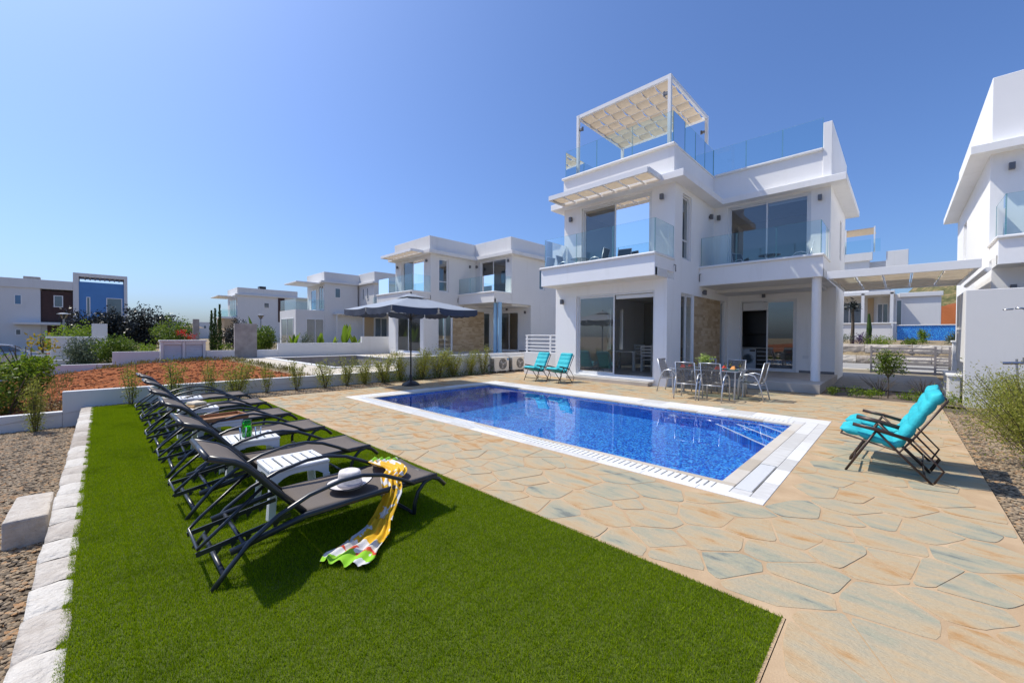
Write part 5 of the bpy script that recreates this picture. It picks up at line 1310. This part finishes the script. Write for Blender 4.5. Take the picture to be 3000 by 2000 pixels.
# dark folded loungers lying on the roof terrace
q = MB()
q.tube([(1.6, 9.3, 7.0+.55), (2.6, 9.5, 7.0+.62), (3.4, 9.6, 7.0+1.0)], .03, 8); q.box(1.6, 2.8, 9.2, 9.8, 7.50, 7.56); q.beam((2.8, 9.5, 7.55), (3.5, 9.5, 8.05), .6, .04)
for x in (1.7, 2.7): q.box(x-.02, x+.02, 9.25, 9.75, 6.87, 7.5)
o = q.build('roof_lounger', frm); tag(o, 'dark lounger on the roof terrace, just showing above the parapet', 'sun lounger')
# ------------------------------------------------------------------ planting
L_young = leafm('leaf_young_shrub', (.17, .21, .02), (.40, .38, .07), .45)
L_dry = leafm('leaf_dry_shrub', (.20, .13, .05), (.32, .24, .10), .3)
L_green = leafm('leaf_green', (.045, .10, .010), (.20, .27, .03), .4)
L_bright = leafm('leaf_bright', (.10, .19, .010), (.26, .34, .03), .45)
L_dark = leafm('leaf_dark_purple', (.008, .014, .012), (.045, .050, .045), .1, .35)
L_cyp = leafm('leaf_cypress', (.020, .050, .008), (.075, .13, .02), .2)
L_grey = leafm('leaf_grey_green', (.06, .09, .05), (.16, .20, .12), .3)
L_yel = leafm('leaf_yellow', (.30, .22, .01), (.45, .35, .03), .4)
L_red = leafm('petal_red', (.45, .02, .015), (.75, .06, .05), .3)
L_pur = leafm('leaf_violet', (.05, .03, .08), (.14, .09, .18), .3)
barkm = M('bark', (.10, .075, .05), .9, .3, 15, .5, 60)
def leaves(q, P, n, spread, size, rg, narrow=.45, up=.0, shade=None, droop=0):
    for _ in range(n):
        c = Vector(P) + Vector((rg.gauss(0, 1), rg.gauss(0, 1), rg.gauss(0, 1)))*spread
        d = Vector((rg.uniform(-1, 1), rg.uniform(-1, 1), rg.uniform(-1, 1)+up)).normalized()
        s = Vector((rg.uniform(-1, 1), rg.uniform(-1, 1), rg.uniform(-1, 1))); s = d.cross(s).normalized()
        L_ = size*rg.uniform(.6, 1.3); w2 = L_*narrow*.5
        t = rg.random()
        q.add([c, c+d*L_*.45+s*w2, c+d*L_, c+d*L_*.45-s*w2], [(0,1,2,3)], t)
def shrub_mesh(seed, h, rad, nst, nleaf, size, lean=.25, narrow=.3, bare=.25, spread=.035):
    """upright young shrub: thin stems with small leaves"""
    rg = random.Random(seed); st = MB(); lf = MB()
    for k in range(nst):
        a = rg.uniform(0, 6.28); l = rg.uniform(.2, 1)*rad; H = h*rg.uniform(.6, 1.0); pts = []
        for i in range(6):
            t = i/5; pts.append((math.cos(a)*(.02+l*t**1.2)+rg.uniform(-.012, .012), math.sin(a)*(.02+l*t**1.2)+rg.uniform(-.012, .012), H*t))
        st.tube(pts, [.006*(1-.7*i/5)+.001 for i in range(6)], 5)
        for j in range(nleaf//nst):
            t = bare + (1-bare)*rg.random()**.8; i = min(4, int(t*5)); kk = t*5-i
            P = Vector(pts[i]).lerp(Vector(pts[i+1]), kk) + Vector((rg.gauss(0, 1), rg.gauss(0, 1), rg.gauss(0, .6)))*rad*.28*(1.1-t*.5)
            leaves(lf, P, 1, spread*.4, size, rg, narrow, .5)
    return st, lf
def plant(name, st, lf, lm, loc, label, cat, group=None, sm=None):
    e = empty(name, loc, 0, label, cat, group)
    if st and st.v: st.build('stem' if cat not in ('tree',) else 'trunk', sm or barkm, e)
    lf.build('foliage' if cat != 'tree' else 'crown', lm, e); return e
# the row of young shrubs along the boundary wall
protos = []
rows = [(-3.94, .72, 'thin leaning young shrub behind the farthest loungers'), (-3.2, .74, 'young shrub with two upright tufts behind the sun loungers'), (-2.5, .72, 'slender young shrub, tallest and barest of the row'), (-1.95, .66, 'small bushy shrub with fresh leaves at the end of the lawn'),
        (-1.25, .62, 'open twiggy shrub just right of the lawn corner'), (-.5, .66, 'spreading shrub in front of the grey pool pit'), (.3, .64, 'upright shrub left of the parasol canopy edge'), (.95, .70, 'reddish tipped thin shrub before the pool pit'), (1.55, .62, 'low broad shrub left of the parasol foot'),
        (2.25, .72, 'shrub directly behind the parasol base'), (2.9, .78, 'dense shrub where the wall steps up'), (3.75, .8, 'first shrub right of the parasol pole'), (4.5, .82, 'second shrub right of the parasol pole, bushy'), (5.2, .78, 'third shrub right of the parasol pole'), (6.05, .76, 'last big shrub before the air conditioners'), (6.75, .9, 'thin tall shrub right beside the air conditioner hose')]
GS = 'young shrubs along the boundary wall'
meshes = []
for k in range(5):
    h = (.72, .66, .78, .70, .8)[k]
    st, lf = shrub_mesh(20+k, h, (.19, .27, .24, .32, .17)[k], (8, 11, 10, 14, 7)[k], (900, 1300, 1500, 2000, 800)[k], .042, narrow=.36, bare=.12)
    meshes.append((st.mesh('stem', barkm), lf.mesh('foliage', L_young), h))
for i, (y, h, lab) in enumerate(rows):
    k = i % 5 if i > 2 else (4, 0, 4)[i]
    if i > 8 and i < 15: k = (3, 2, 3, 1, 3, 2)[i-9]
    sm_, lm_, h0 = meshes[k]
    e = empty('shrub', (-2.13 if y < 2 else -2.22, y, -.02), rnd.uniform(0, 6), lab, 'shrub', GS); e.scale = (h/h0*1.25, h/h0*1.25, h/h0*1.42)
    inst('stem', sm_, e); inst('foliage', lm_, e)
    if i == 2 or i == 7: pass
st, lf = shrub_mesh(51, .62, .22, 8, 160, .03, bare=.3)
plant('dry_shrub', st, lf, L_dry, (-2.1, -2.95, -.02), 'dried brown twiggy shrub between the farthest loungers and the wall', 'shrub', GS)
st, lf = shrub_mesh(52, 1.18, .19, 16, 2200, .045, bare=.05, spread=.03)
plant('shrub', st, lf, L_young, (-2.18, -5.34, -.42), 'dense upright dark green shrub in the gravel left of the kerb', 'shrub', GS)
# low cover at the foot of the wall
q = MB(); rg = random.Random(77)
for i in range(900):
    y = rg.uniform(2.3, 7.2); P = (-2.2+rg.gauss(0, .07), y, .02+abs(rg.gauss(0, .08)))
    leaves(q, P, 4, .03, .035, rg, .5, .6)
o = q.build('ground_cover', L_green); tag(o, 'low leafy ground cover at the foot of the wall', kind='stuff')

# bushes beyond the wall on the left
def bush(seed, rx, ry, rz_, n, size, per=6, narrow=.5, shell=.55, flat_bottom=True):
    rg = random.Random(seed); lf = MB()
    lobes = [(rg.uniform(-.55, .55)*rx, rg.uniform(-.55, .55)*ry, rg.uniform(.25, .75)*rz_, rg.uniform(.35, .6)) for _ in range(9)]
    for i in range(n//per):
        cx, cy, cz_, k = rg.choice(lobes)
        d = Vector((rg.gauss(0, 1), rg.gauss(0, 1), rg.gauss(0, 1))).normalized()*rg.uniform(shell, 1.08)
        P = (cx+d.x*rx*k, cy+d.y*ry*k, max(.02, cz_+d.z*rz_*k*.7))
        leaves(lf, P, per, size*.7, size, rg, narrow, .3)
    return lf
def stems(seed, n, h, rad, r0=.02):
    rg = random.Random(seed); st = MB()
    for k in range(n):
        a = rg.uniform(0, 6.28); p = [(math.cos(a)*rad*t**1.1+rg.uniform(-.03, .03)*t, math.sin(a)*rad*t**1.1+rg.uniform(-.03, .03)*t, h*t*rg.uniform(.95, 1.05)) for t in (0, .25, .5, .75, 1)]
        st.tube(p, [r0*(1-.7*i/4) for i in range(5)], 6)
    return st
plant('bush', stems(1, 5, 1.1, .5), bush(1, .9, .75, 1.35, 2600, .085), L_green, (-4.3, -5.95, -.45), 'leafy green bush at the left edge just behind the low wall', 'bush')
plant('bush', stems(2, 6, .9, .4), bush(2, .8, .55, .8, 1700, .085), L_bright, (-5.0, -5.72, .35), 'tall open bush with yellowish leaves at the left edge of the picture', 'bush')
lf = bush(3, .3, .3, .4, 130, .09); plant('bush', stems(23, 3, .4, .1), lf, L_yel, (-5.4, -5.45, 1.1), 'small tuft of golden leaves above the parked car', 'bush')
plant('bush', stems(4, 4, .5, .3), bush(4, .6, .5, .55, 1100, .05), L_dry, (-3.3, -5.1, -.4), 'low dry scrub behind the step in the low wall', 'bush')
for i, (x, y, z, rx, ry, rz_, n, mt_, lab, sz) in enumerate((
    (-21.4, -5.15, -.25, 1.2, .85, 1.6, 3800, L_grey, 'grey green bush spilling over the white planter wall', .12),
    (-20.5, -3.85, -.2, 1.3, 1.2, 1.75, 6000, L_green, 'big rounded green bush behind the low wall, left of the meter cabinet', .11),
    (-18.6, -2.75, -.1, .8, .45, 1.15, 1500, L_bright, 'fresh green bush touching the left side of the meter cabinet', .10),
    (-27, -5.5, .0, 1.6, 1.6, 2.1, 3200, L_bright, 'yellow green hedge below the dark leaved trees', .14),
    (-24.5, -1.0, .2, 1.5, 1.25, 2.5, 4200, L_green, 'green bush with the red flowers behind the meter cabinet', .13),
    (-19.2, 2.75, .1, 1.2, .9, 2.0, 5200, L_green, 'bushy green shrub right of the concrete slab', .12),
    (-25.5, 2.4, .3, 1.3, 1.1, 2.3, 3000, L_dark, 'dark bush between the cypresses and the concrete slab', .13),
    (-23.5, 1.5, .2, 1.0, .6, .75, 700, L_bright, 'low yellow green planting at the foot of the cypresses', .10),
    (-17.7, 4.9, .3, .5, .45, 1.5, 1300, L_grey, 'fine leaved olive green shrub before the dark glass door', .07),
    (-17.9, 3.5, .3, .5, .5, 1.2, 700, L_grey, 'thin grey shrub at the corner of the far white villa', .07))):
    plant('bush', stems(60+i, 5, rz_*.7, rx*.4), bush(60+i, rx, ry, rz_, n, sz), mt_, (x, y, z), lab, 'bush')
lf = bush(90, .4, .3, .35, 90, .10); plant('flowers', None, lf, L_red, (-23.4, -.35, 1.25), 'red flowers glowing left of the slim grey pillar', 'flowers')
lf = bush(91, .3, .3, .25, 90, .12); plant('flowers', None, lf, L_red, (-23.4, -.75, 1.55), 'small cluster of red blooms higher up in the bush', 'flowers')
# dark leaved trees
def tree(seed, x, y, z, h, rx, rz_, n, size, mt_, lab, nl=24, trunk=.12):
    rg = random.Random(seed); st = MB(); lf = MB()
    st.tube([(0,0,0), (.05,.03,h*.3), (0,.05,h*.55)], [trunk, trunk*.75, trunk*.5], 8)
    for k in range(nl):
        a = rg.uniform(0, 6.28); l = rx*rg.uniform(.35, 1.0); zt_ = h*rg.choice((rg.uniform(.22, .6), rg.uniform(.5, 1.0))) - l*.1; P0 = (0, 0, h*rg.uniform(.12, .45)); P2 = (math.cos(a)*l, math.sin(a)*l, zt_); P1 = tuple((u_+v_)/2+rg.uniform(-.15, .15) for u_, v_ in zip(P0, P2))
        st.tube([P0, P1, P2], [trunk*.4, trunk*.25, .012], 5)
        for j in range(n//nl//6):
            t = rg.uniform(.25, 1.1); Q = Vector(P1).lerp(Vector(P2), t) if t < 1 else Vector(P2)*1.0
            Q = Q + Vector((rg.gauss(0, 1), rg.gauss(0, 1), rg.gauss(0, .9)))*rz_*.20
            leaves(lf, Q, 6, size*.8, size, rg, .5, .2)
    return plant('tree', st, lf, mt_, (x, y, z), lab, 'tree')
tree(31, -36, -5.2, .2, 2.8, 1.5, 1.5, 5200, .19, L_dark, 'dark leaved tree in front of the blue house wall, leftmost of three')
tree(32, -36, -3.1, .3, 3.35, 1.7, 1.6, 8000, .19, L_dark, 'dark leaved tree with a high spike, middle of three')
tree(33, -35.5, -1.25, .3, 3.2, 1.4, 1.6, 6200, .19, L_dark, 'dark leaved tree nearest the distant town, rightmost of three')
# cypresses
for i, (y, h, lab) in enumerate(((.90, 3.05, 'left cypress of the three slim ones'), (1.10, 3.2, 'middle cypress of the three slim ones'), (1.36, 3.5, 'right and tallest cypress of the three slim ones'))):
    rg = random.Random(40+i); st = MB(); lf = MB(); st.tube([(0,0,0), (0,0,h*.9)], [.05, .01], 6)
    for k in range(1100):
        t = rg.random(); rr_ = .17*math.sin(math.pi*min(1, t*.85+.12))**.8*(1-t*.55)*rg.uniform(.5, 1.05); a = rg.uniform(0, 6.28)
        leaves(lf, (math.cos(a)*rr_, math.sin(a)*rr_, .1+t*(h-.15)), 1, .01, .14, rg, .3, 2.5)
    plant('cypress', st, lf, L_cyp, (-23.9, y, .15), lab, 'tree', 'slim cypresses')
# banana like plants over the far white wall
def banana(x, y, z, n, h, lab, seed):
    rg = random.Random(seed); e = empty('banana_plant', (x, y, z), 0, lab, 'plant', 'broad leaved plants behind the garden wall')
    for k in range(n):
        a = rg.uniform(0, 6.28); H = 1.45*h*rg.uniform(.7, 1.05); ln = rg.uniform(.12, .4)*h; q = MB(); w0 = .12*h/1.2*rg.uniform(.8, 1.2)
        d = Vector((math.cos(a), math.sin(a), 0)); s = Vector((-d.y, d.x, 0))
        def lfn(u_, v_):
            t = v_; c = d*(ln*t**1.6) + Vector((0, 0, H*(t-.12*t**3))); wd = 0 if t < .35 else w0*math.sin(math.pi*min(1, (t-.33)/.67))**.7
            return tuple(c + s*((u_*2-1)*(wd+.008)) + Vector((0, 0, -abs(u_*2-1)*wd*.5)))
        q.grid(lfn, 4, 10, rg.random()); q.build('leaf', L_bright, e)
banana(-17.3, 4.1, .3, 6, 1.15, 'broad leaved plant at the left end of the raised wall', 1); banana(-17.4, 5.75, .3, 7, 1.1, 'broad leaved plant in the middle, left of the white post', 2)
banana(-17.4, 6.6, .3, 6, .95, 'lower broad leaved plant beside the middle one', 3); banana(-17.4, 7.4, .3, 8, 1.6, 'tallest broad leaved plant in front of the stone clad wall', 4)
banana(-17.5, 8.15, .3, 6, 1.35, 'broad leaved plant nearest the wall step', 5); banana(-18.0, 2.25, .2, 2, 2.0, 'single big upright banana leaf right of the concrete slab', 6)
# street lamps and the cream awning, parked car
def slamp(x, y, z, h, lab):
    e = empty('street_lamp', (x, y, z), 0, lab, 'street lamp'); q = MB(); q.tube([(0,0,0), (0,0,h-.35)], .05, 8); q.build('pole', alud, e)
    q = MB(); q.lathe([(.05, h-.35), (.10, h-.30), (.24, h-.02), (.23, h-.01), (.08, h-.28)], 0, 0, 16); q.build('lantern', glassm('lamp_glass', (.7, .7, .7)), e)
    q = MB(); q.lathe([(.33, h-.02), (.33, h+.01), (.15, h+.06), (.01, h+.07)], 0, 0, 20); q.build('lamp_cap', alud, e)
slamp(-30, -6.18, -.2, 3.1, 'street lamp in front of the dark brown house panel'); slamp(-30, 5.34, .5, 2.8, 'street lamp in front of the house with the brown panel')
q = MB(); q.lathe([(.75, 0), (.4, .12), (.02, .22)], 0, 0, 4); q.tube([(0,0,-1.9), (0,0,.1)], .02, 6); o = q.build('cream_parasol', cream); o.location = (-26.5, .15, 2.05); tag(o, 'small cream parasol left of the cypresses', 'parasol')
car = empty('parked_car', (-28.5, -8.9, -.50), 0, 'silver parked car mostly hidden by the bush at the left edge', 'car')
carm = M('silver_paint', (.45, .46, .48), .25, .03, 4, metal=.6, coat=1)
prof = [(-2.1, .35), (-2.15, .75), (-1.95, .92), (-1.45, .98), (-.85, 1.38), (-.1, 1.47), (.65, 1.40), (1.25, 1.02), (1.9, .92), (2.1, .72), (2.12, .35)]
q = MB(); n = len(prof)
for s in (-1, 1): q.v += [(s*.85*(1 if z < 1.0 else .82), y, z) for y, z in prof]
q.t += [.5]*(2*n); q.f += [(i, (i+1) % n, n+(i+1) % n, n+i) for i in range(n)] + [tuple(range(n)), tuple(range(2*n-1, n-1, -1))]
q.build('body', carm, car, bevel=.04)
q = MB(); g2 = [(-1.3, 1.0), (-.82, 1.32), (-.1, 1.40), (.6, 1.34), (1.1, 1.03)]
for s in (-1, 1): q.add([(s*(.86 if z < 1.1 else .715), y, z) for y, z in g2], [tuple(range(5))])
q.build('side_window', darkglass, car)
for s in (-1, 1):
    for y in (-1.35, 1.35):
        q = MB(); q.tube([(s*.70, y, .32), (s*.88, y, .32)], .32, 20); wo_ = q.build('wheel', blackm, car); q = MB(); q.tube([(s*.881, y, .32), (s*.89, y, .32)], .2, 14); q.build('rim', silver, wo_)
for s in (-1, 1):
    q = MB(); q.box(s*.5, s*.8, 2.09, 2.13, .72, .84); q.build('tail_light', L_red, car)

# right side: big airy bush, bed plants, small tree, plants across the road
st, lf = shrub_mesh(70, 1.22, .78, 46, 15000, .036, narrow=.3, bare=.30)
plant('bush', st, lf, L_young, (11.62, 3.75, -.06), 'large airy fine leaved bush in the gravel at the right edge', 'bush')
st, lf = shrub_mesh(71, 1.2, .7, 36, 10000, .036, narrow=.3, bare=.2)
plant('bush', st, lf, L_young, (11.75, 5.9, -.06), 'airy fine leaved bush behind the large one at the right edge', 'bush')
st, lf = shrub_mesh(72, 1.0, .45, 20, 3600, .036, narrow=.3, bare=.2)
plant('bush', st, lf, L_green, (12.0, 8.4, -.06), 'greener bush at the foot of the garden tap', 'bush')
rg = random.Random(5); st = MB(); lf = MB(); st.tube([(0,0,0), (.01,.0,.35), (0,.02,.6)], [.018, .015, .012], 6)
for k in range(9):
    a = rg.uniform(0, 6.28); P2 = (math.cos(a)*.27*rg.uniform(.5, 1), math.sin(a)*.27*rg.uniform(.5, 1), rg.uniform(.75, 1.2)); st.tube([(0, .02, .55), (P2[0]*.5, P2[1]*.5, .75), P2], [.010, .007, .003], 5)
    for j in range(34): leaves(lf, Vector(P2)*.75+Vector((0, 0, .22))+Vector((rg.gauss(0, .09), rg.gauss(0, .09), rg.gauss(0, .10))), 6, .03, .055, rg, .5)
plant('tree', st, lf, L_green, (10.07, 10.3, -.02), 'small young tree in the bed under the cloth pergola', 'tree')
q = MB(); flat(q, 8.72, 11.4, 9.65, 12.0, -.012); o = q.build('planting_bed', M('dark_soil', (.13, .10, .075), .95, .3, 6, .8, 40)); tag(o, 'dark soil planting bed in the shade between the villas', kind='structure')
for i, (x, y, s, mt_, lab) in enumerate(((9.0, 9.95, .22, L_green, 'low dark green plant nearest the terrace step'), (9.45, 10.0, .28, L_green, 'low green plant, second from the terrace step'), (9.8, 10.05, .24, L_bright, 'bright green plant left of the young tree'), (10.5, 10.15, .28, L_bright, 'bright green plant right of the young tree'), (11.15, 10.0, .35, L_bright, 'leafy plant beside the low white wall stub'))):
    plant('bed_plant', None, bush(80+i, s, s, s*.9, 420, .045), mt_, (x, y, 0), lab, 'plant')
st, lf = shrub_mesh(75, .55, .5, 26, 420, .022, bare=.5); plant('dry_stalks', st, lf, L_dry, (9.9, 10.9, 0), 'bare dry stalks in the shade behind the bed plants', 'plant')
st, lf = shrub_mesh(76, .55, .4, 22, 380, .022, bare=.5); plant('dry_stalks', st, lf, L_dry, (10.75, 10.9, 0), 'grey dry stalks right of the young tree', 'plant')
for i, (x, y, z, s, h, mt_, lab) in enumerate(((9.3, 30.6, 1.15, .9, .6, L_bright, 'green ground plant on top of the retaining wall, in the middle'), (8.6, 31.2, 1.2, .8, .75, L_pur, 'violet grey plant on the terrace above the retaining wall'), (7.4, 31.0, 1.2, .8, .8, L_grey, 'silver leaved shrub at the foot of the agave stems'),
    (11.4, 33.5, 1.25, .3, 1.0, L_bright, 'small yellow green tree before the blue mosaic wall'), (12.6, 31.4, 1.15, .45, .8, L_grey, 'rounded grey bush at the right end of the blue wall'), (10.8, 31.5, 1.15, .8, .35, L_green, 'flat green mat before the blue mosaic wall'),
    (16.2, 48, 2.6, .9, 2.0, L_green, 'small dark tree beside the orange bank'), (17.5, 44, 2.2, .7, 2.6, L_bright, 'yellow green tree at the right end of the orange bank'))):
    plant('shrub', stems(100+i, 3, h*.6, s*.3), bush(100+i, s, s, h, 900, .09), mt_, (x, y, z), lab, 'shrub')
for i, (x, h, lab) in enumerate(((7.9, 2.6, 'tall bare stemmed succulent with a dark rosette'), (8.75, 2.1, 'slim columnar cactus beside the succulent'))):
    rg = random.Random(200+i); e = empty('succulent', (x, 32, 1.15), 0, lab, 'plant'); q = MB(); q.tube([(0,0,0), (.03,0,h*.5), (0,0,h)], [.12, .09, .07] if i == 0 else [.12, .15, .06], 8); q.build('stem', barkm if i == 0 else L_cyp, e)
    if i == 0:
        q = MB(); leaves(q, (0,0,h), 160, .16, .30, rg, .25, .3); q.build('rosette', L_dark, e)
# plant on the dining table
pt = empty('potted_plant', (6.42, 7.2, .737), 0, 'leafy yellow green plant in a glass vase in the middle of the patio table', 'plant')
q = MB(); q.lathe([(.05, 0), (.065, .06), (.06, .12)], 0, 0, 16); q.build('vase', cg, pt)
rg = random.Random(8); q = MB()
for k in range(34): leaves(q, (rg.gauss(0, .07), rg.gauss(0, .07), .22+rg.gauss(0, .055)), 9, .03, .065, rg, .6, .3)
q.build('foliage', leafm('leaf_lime', (.20, .30, .05), (.50, .58, .18), .4), pt)

# weeds along the edges of the red soil and the low walls
rg = random.Random(12); q = MB()
for i in range(520):
    k = rg.random()
    if k < .35: x, y = -16.2+rg.random()*1.2, rg.uniform(-4.5, .6)
    elif k < .6: x, y = rg.uniform(-16, -5), rg.uniform(.15, .7)
    elif k < .8: x, y = -3.1+rg.gauss(0, .2), rg.uniform(-4.8, .3)
    else: x, y = rg.uniform(-16, -4), rg.uniform(-6.5, -5.2)
    h = ground_h(x, y)
    for j in range(rg.randint(3, 9)): leaves(q, (x+rg.gauss(0, .09), y+rg.gauss(0, .09), h+.05), 2, .03, rg.uniform(.06, .16), rg, .18, 2.0)
o = q.build('weeds', leafm('leaf_weeds', (.10, .11, .02), (.26, .22, .07), .3)); tag(o, 'sparse weeds along the edges of the red soil', kind='stuff')
